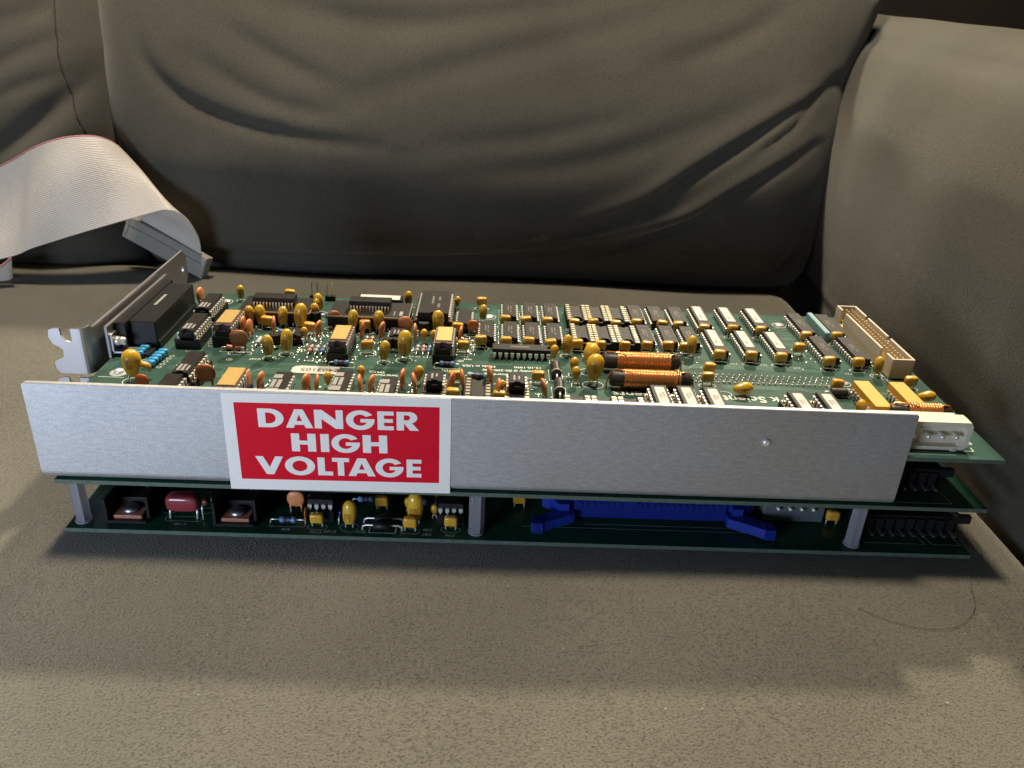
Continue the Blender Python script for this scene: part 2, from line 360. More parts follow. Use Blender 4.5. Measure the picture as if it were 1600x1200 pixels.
FOLDS = [
    ([(-104, 195), (-86, 140), (-60, 112), (-27, 97), (20, 88), (75, 84)], 4.2, 5),
    ([(-70, 8), (20, 6), (121, 9), (209, 20), (265, 36), (300, 48)], 7.0, 3.6),
    ([(160, 2), (215, 14), (274, 37), (313, 63), (366, 97)], 6.0, 3.0),
    ([(195, 28), (250, 51), (289, 79), (327, 103), (380, 136)], 6.5, 3.4),
    ([(-30, 176), (15, 165), (61, 157), (119, 160), (197, 174), (260, 190)], 5.0, 9),
    ([(30, 104), (120, 132), (198, 154), (304, 184)], 4.2, 10),
    ([(255, 138), (309, 158), (350, 182)], 3.6, 7),
    ([(-30, 152), (9, 133), (48, 118)], 2.8, 6),
    ([(350, 4), (369, 30), (374, 66)], 4.0, 4),
    ([(110, 86), (182, 95), (250, 112)], 2.2, 7),
    ([(-48, 134), (-1, 110), (50, 100)], 2.4, 5),
    ([(325, 90), (349, 108), (366, 126)], 3.0, 2.5),
    ([(130, 70), (204, 78), (265, 97), (330, 124)], 2.6, 8),
    ([(-80, 60), (-40, 50), (10, 52)], 2.5, 12),
]
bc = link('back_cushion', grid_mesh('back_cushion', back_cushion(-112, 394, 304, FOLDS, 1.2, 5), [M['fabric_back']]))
tag(bc, 'wide creased olive-grey sofa back cushion behind the circuit boards', 'cushion')
LF = [([(-100, 132), (-126, 106), (-151, 84), (-190, 56)], 9.0, 7), ([(-128, 140), (-150, 132), (-190, 112)], 2.5, 5), ([(-122, 120), (-150, 112), (-180, 98)], 2.0, 4), ([(-136, 160), (-160, 150), (-200, 136)], 2.5, 6)]
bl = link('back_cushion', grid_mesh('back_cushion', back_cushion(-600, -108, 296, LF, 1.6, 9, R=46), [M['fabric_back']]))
tag(bl, 'olive-grey sofa back cushion with a dark side seam, behind the ribbon cable', 'cushion')
b = MB(); sp = [(-142, 0, 176), (-137, 0, 155), (-131, 0, 125), (-124, 0, 99), (-117, 0, 78)]
sc_ = np.array(smooth_curve(sp, 40)); Xs, Zv = sc_[None, :, 0], sc_[None, :, 2]
Yv = cushion_y(Xs, Zv, -600, -108, 296, LF, 1.6, 9, 46)
b.tube([(Xs[0, i], Yv[0, i] + .1 + .3 * math.sin(i * 1.7), Zv[0, i]) for i in range(40)], .5, 5)
link('seam', b.mesh('seam', [M['seam']]), bl)

# sofa arm: rolled cross-section swept along the seat
prof = [(372, -60), (368, -20), (364, 0), (364, 28), (364, 62), (364, 94), (366, 122), (373, 148), (386, 165), (405, 174), (426, 174.5), (456, 165), (488, 146), (510, 115), (520, 80), (520, 40), (518, 0), (518, -160)]
pp = smooth_curve(prof, 90); yv = np.linspace(-330, 620, 130)
G = np.zeros((len(yv), len(pp), 3))
for i, y in enumerate(yv):
    for j, p in enumerate(pp):
        sk = (y - 40) * .10 if y > 40 else (y - 40) * .03
        bulge = float(np.interp(p[1], [0, 30, 62, 92, 120, 150, 172], [0, 11, 19, 22, 20, 13, 0])) * float(np.interp(y, [-50, 300], [1, .5])) if j < 40 else 0
        G[i, j] = (p[0] + sk - bulge, y, p[1])
G[..., 0] += lowfreq(G[..., 1], G[..., 2], .9, 150, 21); G[..., 2] += lowfreq(G[..., 1], G[..., 0], .8, 170, 22)
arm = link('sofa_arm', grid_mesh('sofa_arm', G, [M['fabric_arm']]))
tag(arm, 'rounded olive-grey sofa arm on the right, its top brightly lit', 'sofa arm')

# ------------------------------------------------------------------ the stack: one thing, everything on it a part
ROOT = (167.0, 60.0, -4.4)
root = bpy.data.objects.new('circuit_board_stack', None); COL.objects.link(root); root.location = [c * U for c in ROOT]; root.empty_display_size = .05
tag(root, 'stack of three green circuit boards behind an aluminium shield with a red danger sticker', 'circuit board')
def part(name, me, loc=(0, 0, 0), **k): return link(name, me, root, [loc[i] - ROOT[i] for i in range(3)], **k)

T = 41.68; MID = 20.84
def text_mb(s, size, cx, cy, z, rot=PI, mono=False):
    """flat lettering as polygons (curve filled, then turned into a mesh)"""
    cu = bpy.data.curves.new('txt', 'FONT'); cu.body = s; cu.size = size * U * 1.38; cu.align_x = 'CENTER'; cu.align_y = 'CENTER'; cu.resolution_u = 3; cu.offset = size * U * .018
    o = bpy.data.objects.new('txt', cu); COL.objects.link(o)
    me = bpy.data.meshes.new_from_object(o); bpy.data.objects.remove(o)
    c, sn = math.cos(rot), math.sin(rot); vs = []
    for v in me.vertices:
        x, y = v.co.x / U, v.co.y / U; vs.append((cx + x * c - y * sn, cy + x * sn + y * c, z))
    fs = [tuple(p.vertices) for p in me.polygons]; bpy.data.meshes.remove(me); bpy.data.curves.remove(cu)
    return vs, fs

def board(name, x0, x1, y0, y1, ztop, mat, outline=None):
    b = MB(); b.prism(outline or [(x0, y0), (x1, y0), (x1, y1), (x0, y1)], ztop - 1.6, ztop, 0)
    me = b.mesh(name, [mat, M['pcb_edge']])
    for p in me.polygons:
        if abs(p.normal.z) < .5: p.material_index = 1
    return part(name, me)
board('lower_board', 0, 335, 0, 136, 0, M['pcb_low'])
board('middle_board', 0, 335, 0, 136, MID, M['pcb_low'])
up = board('upper_board', -.6, 335, 0, 136, T, M['pcb'], outline=[(-.6, 2.15), (299.9, 2.15), (299.9, 0), (335, 0), (335, 136), (-.6, 136)])

# ---- copper tracks: flat strips a hair above the lacquer, in lanes that never overlap
b = MB()
def strip(pts, w, z):
    for (xa, ya), (xb, yb) in zip(pts, pts[1:]):
        d = Vector((xb - xa, yb - ya)); n = Vector((-d.y, d.x)).normalized() * w / 2; q = d.normalized() * w * .2
        b.add([(xa - n.x, ya - n.y, z), (xb - n.x, yb - n.y, z), (xb + n.x, yb + n.y, z), (xa + n.x, ya + n.y, z)], [(0, 1, 2, 3)])
rng = random.Random(3)
def bus(x0, x1, ylist, jog, jx):
    for i, y in enumerate(ylist):
        j = jx + i * .45 * (1 if jog > 0 else -1)
        a = x0 + rng.uniform(0, 10); c = x1 - rng.uniform(0, 14)
        if a < j - 2 and j + abs(jog) < c - 2:
            strip([(a, y), (j, y)], .36, T + .03); strip([(j + .15, y + .15 * (1 if jog > 0 else -1)), (j + abs(jog) - .15, y + jog - .15 * (1 if jog > 0 else -1))], .36, T + .03); strip([(j + abs(jog), y + jog), (c, y + jog)], .36, T + .03)
        else: strip([(a, y), (c, y)], .36, T + .03)
lanes = lambda y0, n, p=.95: [y0 + i * p for i in range(n)]
bus(40, 70, lanes(44.2, 8), 2.4, 55); bus(92, 148, lanes(46.0, 6), -1.9, 118); bus(52, 132, lanes(56.4, 3), 0, 999); bus(136, 190, lanes(64.6, 4), 1.4, 160)
bus(196, 300, lanes(67.6, 4), 1.6, 236); bus(240, 330, lanes(50.6, 3), -1.2, 280); bus(205, 245, lanes(53.6, 3), 0, 999)
bus(140, 300, lanes(104.6, 2), 0, 999); bus(245, 300, lanes(72.8, 2), 0, 999)
for k in range(26):                        # fills between the memory rows
    x = 184.5 + rng.uniform(0, 2.5) if k < 5 else 286 + rng.uniform(0, 9)
for i, y in enumerate(lanes(84, 22, 2.1)): strip([(185.2 + rng.uniform(0, .8), y), (187.2 + rng.uniform(0, .8), y)], .5, T + .03); strip([(286.5 + rng.uniform(0, 2), y), (294.5 - rng.uniform(0, 3), y)], .5, T + .03)
for i, y in enumerate(lanes(110.5, 12, 2.0)): strip([(151.6 + rng.uniform(0, 1), y), (154.6, y)], .5, T + .03)
for i, y in enumerate(lanes(112, 10, 2.0)): strip([(140 + rng.uniform(0, 3), y), (150 - rng.uniform(0, 2), y)], .45, T + .03)
strip([(300.6, 2.6), (318.6, 2.6)], .9, T + .03); strip([(300.6, 4.0), (318.0, 4.0)], .5, T + .03)
link('copper_track', b.mesh('copper_track', [M['trace']]), up, (-up.location.x / U - ROOT[0],) * 0 or (0, 0, 0), stuff=True)
# (board meshes are written in absolute mm; children of the board share its origin)

# ---- silkscreen
silk = MB()
def stroke(pts, w=.22, z=T + .06, m=0, closed=False):
    q = pts + [pts[0]] if closed else pts
    for (xa, ya), (xb, yb) in zip(q, q[1:]):
        d = Vector((xb - xa, yb - ya))
        if d.length < 1e-6: continue
        n = Vector((-d.y, d.x)).normalized() * w / 2
        silk.add([(xa - n.x, ya - n.y, z), (xb - n.x, yb - n.y, z), (xb + n.x, yb + n.y, z), (xa + n.x, ya + n.y, z)], [(0, 1, 2, 3)], m)
def ring(cx, cy, rx, ry, n=20, **k):
    stroke([(cx + rx * math.cos(2 * PI * i / n), cy + ry * math.sin(2 * PI * i / n)) for i in range(n)], closed=True, **k)
def word(s, size, cx, cy, z=T + .06, rot=PI, m=0):
    v, f = text_mb(s, size, cx, cy, z, rot); silk.add(v, f, m)
def stadium(cx, cy, a, c, **k):
    pts = []
    for i in range(9): t = -PI / 2 + PI * i / 8; pts.append((cx + a - c + c * math.cos(t), cy + c * math.sin(t)))
    for i in range(9): t = PI / 2 + PI * i / 8; pts.append((cx - a + c + c * math.cos(t), cy + c * math.sin(t)))
    stroke(pts, closed=True, **k)
word('Made in USA', 1.9, 147.3, 62.6); word('12-10-1990', 1.8, 167.7, 62.8); word('Assembly # 00-200-200', 1.9, 161.5, 59.2); word('Board', 1.8, 156.5, 55.2)
word('Rev/(S)', 1.9, 136.0, 57.0); word('Serial Num', 1.5, 110.5, 50.6); word('TP53', 1.5, 107.6, 53.2)
word('C137', 1.5, 55.6, 61.4); word('TP46', 1.3, 49.0, 40.5); word('TP45', 1.3, 50.0, 37.2); word('TP36', 1.3, 142.5, 69.0)
word('k Scient', 5.2, 255.6, 41.2); word('ents', 5.2, 206.5, 42.0); word('SIM', 1.7, 327.0, 11.4)
for x, y in [(48.4, 45.5), (104.6, 53.6), (139.6, 66.9), (45.5, 60), (40.5, 52.6), (41.5, 49.6)]: ring(x, y, 1.2, 1.0, 12); ring(x, y, .5, .45, 8)
rng = random.Random(11)
def scribble(x, y, n):                     # reference marks too small to read
    for i in range(n):
        a = x + i * 1.15
        stroke([(a, y), (a, y + 1.0)], .2); stroke([(a, y + rng.choice([0, .5, 1.0])), (a + .6, y + rng.choice([0, .5, 1.0]))], .2)
for y in (36.5, 40.0, 43.5, 46.6, 49.6, 52.4, 55.0): scribble(26.5 + rng.uniform(0, 1.5), y, 4)
for x, y in [(26, 66), (52, 76), (71, 72), (76, 61), (79, 61), (82, 61), (94, 67), (99, 76), (118, 69), (121, 69), (124, 69), (140, 71), (182, 55), (183, 50.5), (166, 52), (168, 44), (170, 38.5), (116, 79), (92, 88), (60, 80), (230, 78), (256, 74), (269, 74), (283, 72), (304, 68), (318, 64), (292, 55), (187, 75), (197, 62), (153, 46), (142, 84), (327, 60)]: scribble(x, y, 3)
stroke([(300, 5.6), (326.5, 5.6), (326.5, 8.0)], .3); stroke([(296.5, 56.4), (240, 56.4)], .18, m=1); stroke([(319.6, 60), (319.6, 130)], .3)

# ---- part prototypes -------------------------------------------------------
def legrow_mesh(n, bw, z, pitch=2.54, half=3.85, up_to=-.3, w=.72):
    b = MB(); y0 = -(n / 2 - 1) * pitch / 2
    for i in range(n // 2):
        y = y0 + i * pitch
        b.box(bw / 2 - .25, half + .13, y - w, y + w, z - .14, z + .14)
        b.loft([[(half - .13, y - w, z - .14), (half + .13, y - w, z - .14), (half + .13, y + w, z - .14), (half - .13, y + w, z - .14)],
                [(half - .08, y - w, z - 1.3), (half + .18, y - w, z - 1.3), (half + .18, y + w, z - 1.3), (half - .08, y + w, z - 1.3)],
                [(half - .08, y - .28, z - 1.9), (half + .18, y - .28, z - 1.9), (half + .18, y + .28, z - 1.9), (half - .08, y + .28, z - 1.9)],
                [(half - .08, y - .26, up_to), (half + .18, y - .26, up_to), (half + .18, y + .26, up_to), (half - .08, y + .26, up_to)]])
    return b.mesh('leg_row', [M['tin']])
def chip_mesh(L, w, h, z0, notch=1.5, mats=None):
    """two-part moulded body: lower half plain, upper half with the half-round end notch"""
    b = MB(); t = .22; zm = z0 + h * .5
    R4 = lambda i, z: [(-w / 2 + i, -L / 2 + i, z), (w / 2 - i, -L / 2 + i, z), (w / 2 - i, L / 2 - i, z), (-w / 2 + i, L / 2 - i, z)]
    b.loft([R4(t, z0), R4(0, zm)], 0)
    def ringn(i, z):
        pts = [(w / 2 - i, -L / 2 + i), (w / 2 - i, L / 2 - i), (-w / 2 + i, L / 2 - i), (-w / 2 + i, -L / 2 + i)]
        if notch:
            for k in range(7):
                a = PI - PI * k / 6; pts.append((notch * math.cos(a), -L / 2 + i + notch * .9 * math.sin(a)))
        return [(x, y, z) for x, y in pts]
    b.loft([ringn(0.02, zm + .01), ringn(t, z0 + h)], 0, capm=1)
    return b.mesh('chip', mats or [M['black'], M['chiptop']])
CH = {}
def make_chip(n, rows=7.62, z0=1.1, h=3.5, L=None, bw=None, notch=1.4):
    key = (n, rows, z0, h, L, bw, notch)
    if key not in CH:
        L_ = L or n / 2 * 2.54 - .7; bw_ = bw or rows - 1.3
        CH[key] = (chip_mesh(L_, bw_, h, z0, notch), legrow_mesh(n, bw_, z0 + h * .5, half=rows / 2, up_to=-.3), L_, bw_, z0 + h)
    return CH[key]
def socket_mesh(n, rows, h=4.4):
    b = MB(); L = n / 2 * 2.54; o = rows / 2 + 1.35
    b.box(-o, -rows / 2 + 1.3, -L / 2, L / 2, .3, h); b.box(rows / 2 - 1.3, o, -L / 2, L / 2, .3, h)
    b.box(-rows / 2 + 1.3, rows / 2 - 1.3, -L / 2, -L / 2 + 2.2, .3, h - .6); b.box(-rows / 2 + 1.3, rows / 2 - 1.3, L / 2 - 2.2, L / 2, .3, h - .6)
    return b.mesh('socket', [M['dark']])
def contacts_mesh(n, rows, h=4.4, wx=1.9, wy=1.5):
    b = MB(); y0 = -(n / 2 - 1) * 1.27
    for s in (-1, 1):
        for i in range(n // 2):
            y = y0 + i * 2.54; b.box(s * rows / 2 - wx / 2, s * rows / 2 + wx / 2, y - wy / 2, y + wy / 2, h - .2, h + .16)
    return b.mesh('contact', [M['goldpin']])
SOCK = {}
def dip(x, yfront=None, yback=None, n=16, z0=1.1, h=3.5, rows=7.62, socket=False, label=None, prints=None, rz=0.0, along_x=False, L=None, zb=T, bw=None, name='integrated_circuit', rows_on=(1, -1)):
    if socket: z0 = 4.9
    cm, lm, L_, bw_, top = make_chip(n, rows, z0, h, L, bw)
    y = yfront + L_ / 2 if yfront is not None else yback - L_ / 2
    o = part(name, cm, (x, y, zb), rz=rz + (PI / 2 if along_x else 0) + rng.uniform(-.006, .006))
    link('leg_row', lm, o, stuff=True); link('leg_row', lm, o, rz=PI, stuff=True)
    if socket:
        k = (n, rows)
        if k not in SOCK: SOCK[k] = (socket_mesh(n, rows), contacts_mesh(n, rows, 4.4, 1.5, 1.2))
        link('socket', SOCK[k][0], o); link('contact_row', SOCK[k][1], o, stuff=True)
    if label:
        lw, l0, l1 = label; b = MB(); r = .7
        pts = []
        for cx, cy, a0 in ((lw / 2 - r, l0 + r, -90), (lw / 2 - r, l1 - r, 0), (-lw / 2 + r, l1 - r, 90), (-lw / 2 + r, l0 + r, 180)):
            for i in range(4): a = math.radians(a0 + 30 * i); pts.append((cx + r * math.cos(a), cy + r * math.sin(a)))
        b.prism(pts, top + .03, top + .16, 0)
        link('paper_label', b.mesh('paper_label', [M['white']]), o)
        if prints:
            b = MB(); rr = random.Random(int(x * 10))
            for ln, yy in enumerate(prints):
                cxx = -lw * .16 + ln * lw * .34
                for k in range(int(rr.uniform(4, 6))):
                    a = yy + k * .85; b.add([(cxx - .45, a, top + .2), (cxx + .45, a, top + .2), (cxx + .45, a + .22, top + .2), (cxx - .45, a + .22, top + .2)], [(0, 1, 2, 3)])
                    if rr.random() < .7: b.add([(cxx + .2, a + .22, top + .2), (cxx + .45, a + .22, top + .2), (cxx + .45, a + .55, top + .2), (cxx + .2, a + .55, top + .2)], [(0, 1, 2, 3)])
            link('label_print', b.mesh('label_print', [M['black']]), o, stuff=True)
    elif prints:
        b = MB(); rr = random.Random(int(x * 10 + y))
        for (px, py, sx, sy, mi) in prints:
            b.add([(px - sx / 2, py - sy / 2, top + .03), (px + sx / 2, py - sy / 2, top + .03), (px + sx / 2, py + sy / 2, top + .03), (px - sx / 2, py + sy / 2, top + .03)], [(0, 1, 2, 3)], mi)
        link('chip_print', b.mesh('chip_print', [M['print'], M['print_soft']]), o, stuff=True)
    return o
rng = random.Random(5)
faint = [(-.7, 1, .5, 6, 1), (.5, 2, .5, 4, 1), (.5, -3, .5, 2.5, 1)]
# memory rows
for x in (160.5, 170.2, 179.8): dip(x, yfront=108.4, prints=faint)
for x in (150.2, 160.6, 170.2, 179.9): dip(x, yfront=82.9, prints=faint)
for x in (220.8, 230.6, 240.6): dip(x, yfront=110.2, prints=faint)
for x in (221.4, 231.6, 241.5): dip(x, yfront=85.0, prints=faint)
for x in (252.0, 265.4, 278.6): dip(x, yfront=107.4, n=20, label=(3.9, -7.0, 11.4), prints=[-4])
for x in (252.3, 266.0, 279.7): dip(x, yfront=77.4, n=20, label=(3.9, -7.0, 11.4), prints=[-4])
for x in (299.2, 312.9): dip(x, yfront=103.0, n=20, prints=faint)
for x in (300.0, 313.3): dip(x, yfront=74.4, n=20, prints=faint)
# empty sockets
def empty_socket(x, yf, n=16, zb=T):
    L = n / 2 * 2.54; b = MB(); h = 4.4
    for s in (-1, 1): b.rbox(s * 3.81 - 1.35, s * 3.81 + 1.35, -L / 2, L / 2, .3, h, .15)
    # centre deck with half-round openings at each end
    pts = [(2.5, -L / 2), (2.5, L / 2), (1.2, L / 2)] + [(1.2 * math.cos(a), L / 2 - 1.2 * math.sin(a)) for a in (PI * .25, PI * .5, PI * .75)] + [(-1.2, L / 2), (-2.5, L / 2), (-2.5, -L / 2)]
    pts += [(-2.2, -L / 2)] + [(2.2 * math.cos(a), -L / 2 + 3.6 + 2.4 * math.sin(a)) for a in (PI, PI * .83, PI * .67, PI * .5, PI * .33, PI * .17, 0)] + [(2.2, -L / 2)]
    b.prism(pts, 2.6, 3.7, 0, capm=2)
    b.box(-2.46, 2.46, -L / 2 + .05, L / 2 - .05, .4, 1.2, 1); b.box(-2.46, 2.46, -L / 2, -L / 2 + .8, .3, 3.4, 0)
    o = part('chip_socket', b.mesh('chip_socket', [M['dark'], M['void'], M['black']]), (x, yf + L / 2, zb))
    if n not in ES: ES[n] = contacts_mesh(n, 7.62, h, 1.6, 1.25)
    link('contact_row', ES[n], o, stuff=True)
ES = {}
for x in (192.3, 201.8, 211.4): empty_socket(x, 107.9)
for x in (192.8, 202.4, 212.6): empty_socket(x, 83.0)
empty_socket(147.6, 22.0)
for x in (185.2, 195.3, 205.4): empty_socket(x, 10.2)
dip(160.3 + 4.75, yfront=70.3, n=20, along_x=True, prints=[(0, 2, 1.4, 8, 1)]) if False else None
cm, lm, L_, bw_, top = make_chip(20)
o = part('integrated_circuit', cm, (165.0, 73.6, T), rz=PI / 2); link('leg_row', lm, o, stuff=True); link('leg_row', lm, o, rz=PI, stuff=True)
b = MB(); b.add([(-.5, -3.5, top + .03), (.9, -3.5, top + .03), (.9, 4.5, top + .03), (-.5, 4.5, top + .03)], [(0, 1, 2, 3)]); link('chip_print', b.mesh('chip_print', [M['print_soft']]), o, stuff=True)
# left-hand socketed chips with pale printing
logo = [(-1.6, -5.0, 1.1, 5.5, 0), (0, -4.6, 1.0, 4.6, 0), (.1, -7.3, 1.5, .9, 0), (1.7, -5.4, .8, 4.2, 0)]
dip(24.3, yfront=94.0, socket=True, prints=logo); dip(26.0, yfront=69.0, socket=True, prints=logo); dip(37.3, yfront=29.2, socket=True, prints=logo); dip(36.0, yback=28.4, socket=True)
anlg = [(-1.3, 5.6, 3.2, 3.2, 0), (-1.9, -.4, 1.5, 6.5, 0), (.2, -.4, 1.5, 6.5, 0), (-.9, -6.2, 3.8, 3.6, 0)]
for x, yb in ((72.8, 41.2), (95.3, 44.9), (113.4, 40.3)): dip(x, yback=yb, n=16, prints=anlg)
for x, yb in ((216.0, 33.6), (226.2, 33.9), (236.2, 33.6), (268.5, 32.4), (279.7, 32.7)): dip(x, yback=yb, n=14, socket=True, label=(3.7, -8.2, 6.6), prints=[-2.5, -1.5])
dip(131.1, yback=39.3, n=8, socket=True, prints=[(-1, 0, .7, 4, 0), (.7, .6, .7, 2.4, 0)]); dip(162.3, yback=40.2, n=8, socket=True, prints=[(-1, 0, .7, 4, 0), (.8, 0, .6, 3, 0)])
empty_socket(131.1, 9.8, 16); empty_socket(162.3, 10.5, 16)
dip(139.6, yfront=96.5, n=16); dip(68.2, yfront=76.2, n=8, prints=[(-1, 0, .6, 4, 0)]); dip(111.0, yfront=80.4, n=8, prints=[(-1, 0, .6, 4, 0), (.6, 0, .6, 4, 0)])
# wide socketed memory chip
dip(125.5, yfront=99.3, n=24, rows=15.24, socket=True, prints=[(-1, 2, 1, 10, 1), (2, 4, 1, 5, 1), (2, -5, 1.2, 5, 1)])

# gold-lidded ceramic chips on tall black sockets
gb = MB(); gb.rbox(-3.7, 3.7, -8.6, -2.2, 6.6, 9.2, .18); gb.rbox(-3.7, 3.7, -2.2, 8.6, 6.6, 9.2, .18)
gb = MB(); pts = [(3.7, -8.7), (3.7, 8.7), (-3.7, 8.7), (-3.7, -8.7)] + [(1.3 * math.cos(PI - PI * k / 6), -8.7 + 1.2 * math.sin(PI * k / 6)) for k in range(7)]
gb.prism(pts, 7.0, 9.5, 0); GBODY = gb.mesh('ceramic_chip', [M['ceramic']])
gl = MB(); gl.rbox(-3.2, 3.2, -6.6, 8.0, 9.52, 9.95, .12); GLID = gl.mesh('lid', [M['goldlid']])
gs = MB(); gs.box(-4.4, 4.4, -10.2, 10.2, .3, 4.6); gs.box(-3.0, 3.0, -9.4, 9.2, 4.6, 6.9); GSOCK = gs.mesh('socket', [M['dark']])
GLEG = legrow_mesh(16, 7.5, 8.6, half=3.95, up_to=4.4)
for x, yf in ((39.6, 72.8), (89.7, 60.0), (132.5, 62.6), (57.8, 15.0)):
    o = part('ceramic_chip', GBODY, (x, yf + 9.2, T)); link('lid', GLID, o); link('socket', GSOCK, o)
    link('leg_row', GLEG, o, stuff=True); link('leg_row', GLEG, o, rz=PI, stuff=True)

# black potted hybrid modules with a chip on top
for x0, x1, y0, y1, cx in ((38.5, 70.5, 97.2, 117.0, 53.5), (78.8, 114.8, 95.6, 115.2, 96.8)):
    b = MB(); b.rbox(x0, x1, y0, y1, 1.6, 6.6, .25)
    b2 = MB(); b2.box(x0 - .1, x1 + .1, y0 - .25, y0 + .1, 6.1, 6.75); b2.box(x1 - .05, x1 + .3, y0, y1 - .5, 6.1, 6.75)
    o = part('hybrid_module', b.mesh('hybrid_module', [M['black']]), (0, 0, T))
    link('edge_strip', b2.mesh('edge_strip', [M['beige_in']]), o)
    b = MB(); b.rbox(cx - 9.3, cx + 9.3, 102.8, 109.4, 7.6, 11.2, .2); c = link('module_chip', b.mesh('module_chip', [M['chiptop']]), o)
    b = MB()
    for i in range(13):
        xx = cx - 8.4 + i * 1.4; b.box(xx - .32, xx + .32, 102.2, 102.9, 8.9, 9.2); b.box(xx - .32, xx + .32, 101.7, 102.3, 6.65, 9.2)
    link('pin_row', b.mesh('pin_row', [M['tin']]), o, stuff=True)
    b = MB()
    for i in range(int((x1 - x0) / 2.54)): b.box(x0 + 1.5 + i * 2.54 - .3, x0 + 1.5 + i * 2.54 + .3, y0 + .5, y0 + .9, -.2, 1.7)
    link('pin_row', b.mesh('pin_row', [M['tin']]), o, stuff=True)
    b = MB(); b.add([(x1 - 7, 99, 6.63), (x1 - 6.6, 99, 6.63), (x1 - 6.6, 104, 6.63), (x1 - 7, 104, 6.63)], [(0, 1, 2, 3)]); b.add([(x1 - 4.5, 99, 6.63), (x1 - 3, 99, 6.63), (x1 - 3, 104, 6.63), (x1 - 4.5, 104, 6.63)], [(0, 1, 2, 3)])
    link('module_print', b.mesh('module_print', [M['print']]), o, stuff=True)
# white-labelled chip at the back edge
b = MB(); b.rbox(88.5, 109.5, 118.0, 124.6, 3.0, 6.6, .2); o = part('integrated_circuit', b.mesh('integrated_circuit', [M['chiptop']]), (0, 0, T))
b = MB(); b.rbox(89.6, 108.4, 118.6, 124.2, 6.62, 6.8, .05); link('paper_label', b.mesh('paper_label', [M['white']]), o)
b = MB(); b.box(88.6, 109.4, 117.6, 125.0, .2, 3.0); link('socket', b.mesh('socket', [M['dark']]), o)
# two-pin headers
for x in (65.8, 73.2):
    b = MB(); b.box(x - 2.4, x + 2.4, 131.0, 133.4, 0, 2.4); o = part('pin_header', b.mesh('pin_header', [M['dark']]), (0, 0, T))
    for d in (-1.27, 1.27): b = MB(); b.box(x + d - .3, x + d + .3, 131.9, 132.5, 2.3, 9.2); link('pin', b.mesh('pin', [M['goldpin']]), o)

# ---- capacitors
def leads(dx, ztop, splay=0.0, bottom=-.4, r=.28):
    b = MB()
    for s in (-1, 1): b.tube([(s * (dx - splay), 0, ztop), (s * dx, 0, ztop * .55), (s * dx, 0, bottom)], r, 5)
    return b.mesh('lead_wire', [M['tin']])
def tant_mesh():
    b = MB(); pr = [(1.0, 1.9), (1.75, 2.1), (2.15, 2.9), (2.38, 4.6), (2.48, 6.8), (2.36, 8.6), (1.9, 10.0), (1.15, 10.8), (.3, 11.1)]
    b.lathe(pr, 16, 0, sy=.86, mf=lambda i, j: 1 if (i == 3 and j in (10, 11, 12)) or (i in (2, 3, 4) and j == 13 and False) or (i == 2 and j in (10, 12)) else None)
    return b.mesh('tantalum_capacitor', [M['yellow'], M['yellow_mark']])
TM, TL = tant_mesh(), leads(1.27, 3.2)
MM = MB(); MM.sup((0, 0, 3.7), (2.55, 1.5, 2.0), .42, .42, 16, 8); MM.sup((-1.75, 0, 2.0), (.75, .9, .9), .7, .7, 8, 6); MM.sup((1.75, 0, 2.0), (.75, .9, .9), .7, .7, 8, 6)
def mlcc_body():
    b = MB(); sg = lambda v, e: math.copysign(abs(v) ** e, v); rings = []
    for i in range(1, 10):
        ph = -PI / 2 + PI * i / 10; ring_ = []
        for j in range(18):
            th = 2 * PI * j / 18; x = 2.55 * sg(math.cos(ph), .4) * sg(math.cos(th), .45); y = 1.45 * sg(math.cos(ph), .4) * sg(math.sin(th), .6); z = 3.9 + 2.0 * sg(math.sin(ph), .45)
            if z < 3.5: z += -.9 * max(0, abs(x) / 2.55 - .45) + .35 * max(0, .5 - abs(x) / 2.55)
            ring_.append((x, y, z))
        rings.append(ring_)
    b.loft(rings, 0, True); return b.mesh('ceramic_capacitor', [M['mlcc']])
ML_B, ML_L = mlcc_body(), leads(1.9, 2.4, .1, r=.3)
def disc_mesh(name, mat, r=3.7, t=1.0):
    b = MB(); b.sup((0, 0, 6.6), (r, t, r), .85, 1, 18, 10)
    for s in (-1, 1): b.tube([(s * r * .5, 0, 4.2), (s * r * .62, 0, 3.0), (s * 2.3, 0, 1.4)], [.9, .6, .35], 6)
    return b.mesh(name, [mat])
DM = {k: disc_mesh('disc_capacitor', M[k]) for k in ('orange', 'brown', 'redorange')}; DL = leads(2.3, 1.8, r=.3)
def drop_mesh(name, mat):
    b = MB(); b.lathe([(.3, 1.4), (.6, 1.8), (1.15, 3.0), (1.6, 4.4), (1.65, 5.3), (1.3, 6.3), (.7, 6.85), (.15, 7.0)], 12, 0, sy=.85); return b.mesh(name, [mat])
DPM, DPL = drop_mesh('teardrop_capacitor', M['mlcc']), leads(.8, 1.9, .45, r=.25)
def big_mesh():
    b = MB(); b.lathe([(.9, 2.2), (1.9, 2.7), (2.5, 4.0), (3.1, 6.0), (3.55, 8.2), (3.5, 10.0), (2.9, 11.7), (1.8, 12.8), (.4, 13.3)], 20, 0, sy=.88, mf=lambda i, j: 1 if (i == 3 and j in (14, 15)) or (i == 4 and j == 14) else None)
    return b.mesh('large_tantalum_capacitor', [M['yellow'], M['yellow_mark']])
BM_, BL_ = big_mesh(), leads(1.6, 3.2, .2, r=.35)
rng = random.Random(21)
def cap(name, bm_, lm_, x, y, sc=1., rz=0., tilt=.05, zb=T, z=0.0):
    o = part(name, bm_, (x, y, zb + z), rz=rz + rng.uniform(-.08, .08), rx=rng.uniform(-tilt, tilt), ry=rng.uniform(-tilt, tilt), sc=sc * rng.uniform(.97, 1.03))
    if lm_: link('lead_wire', lm_, o, stuff=True)
    return o
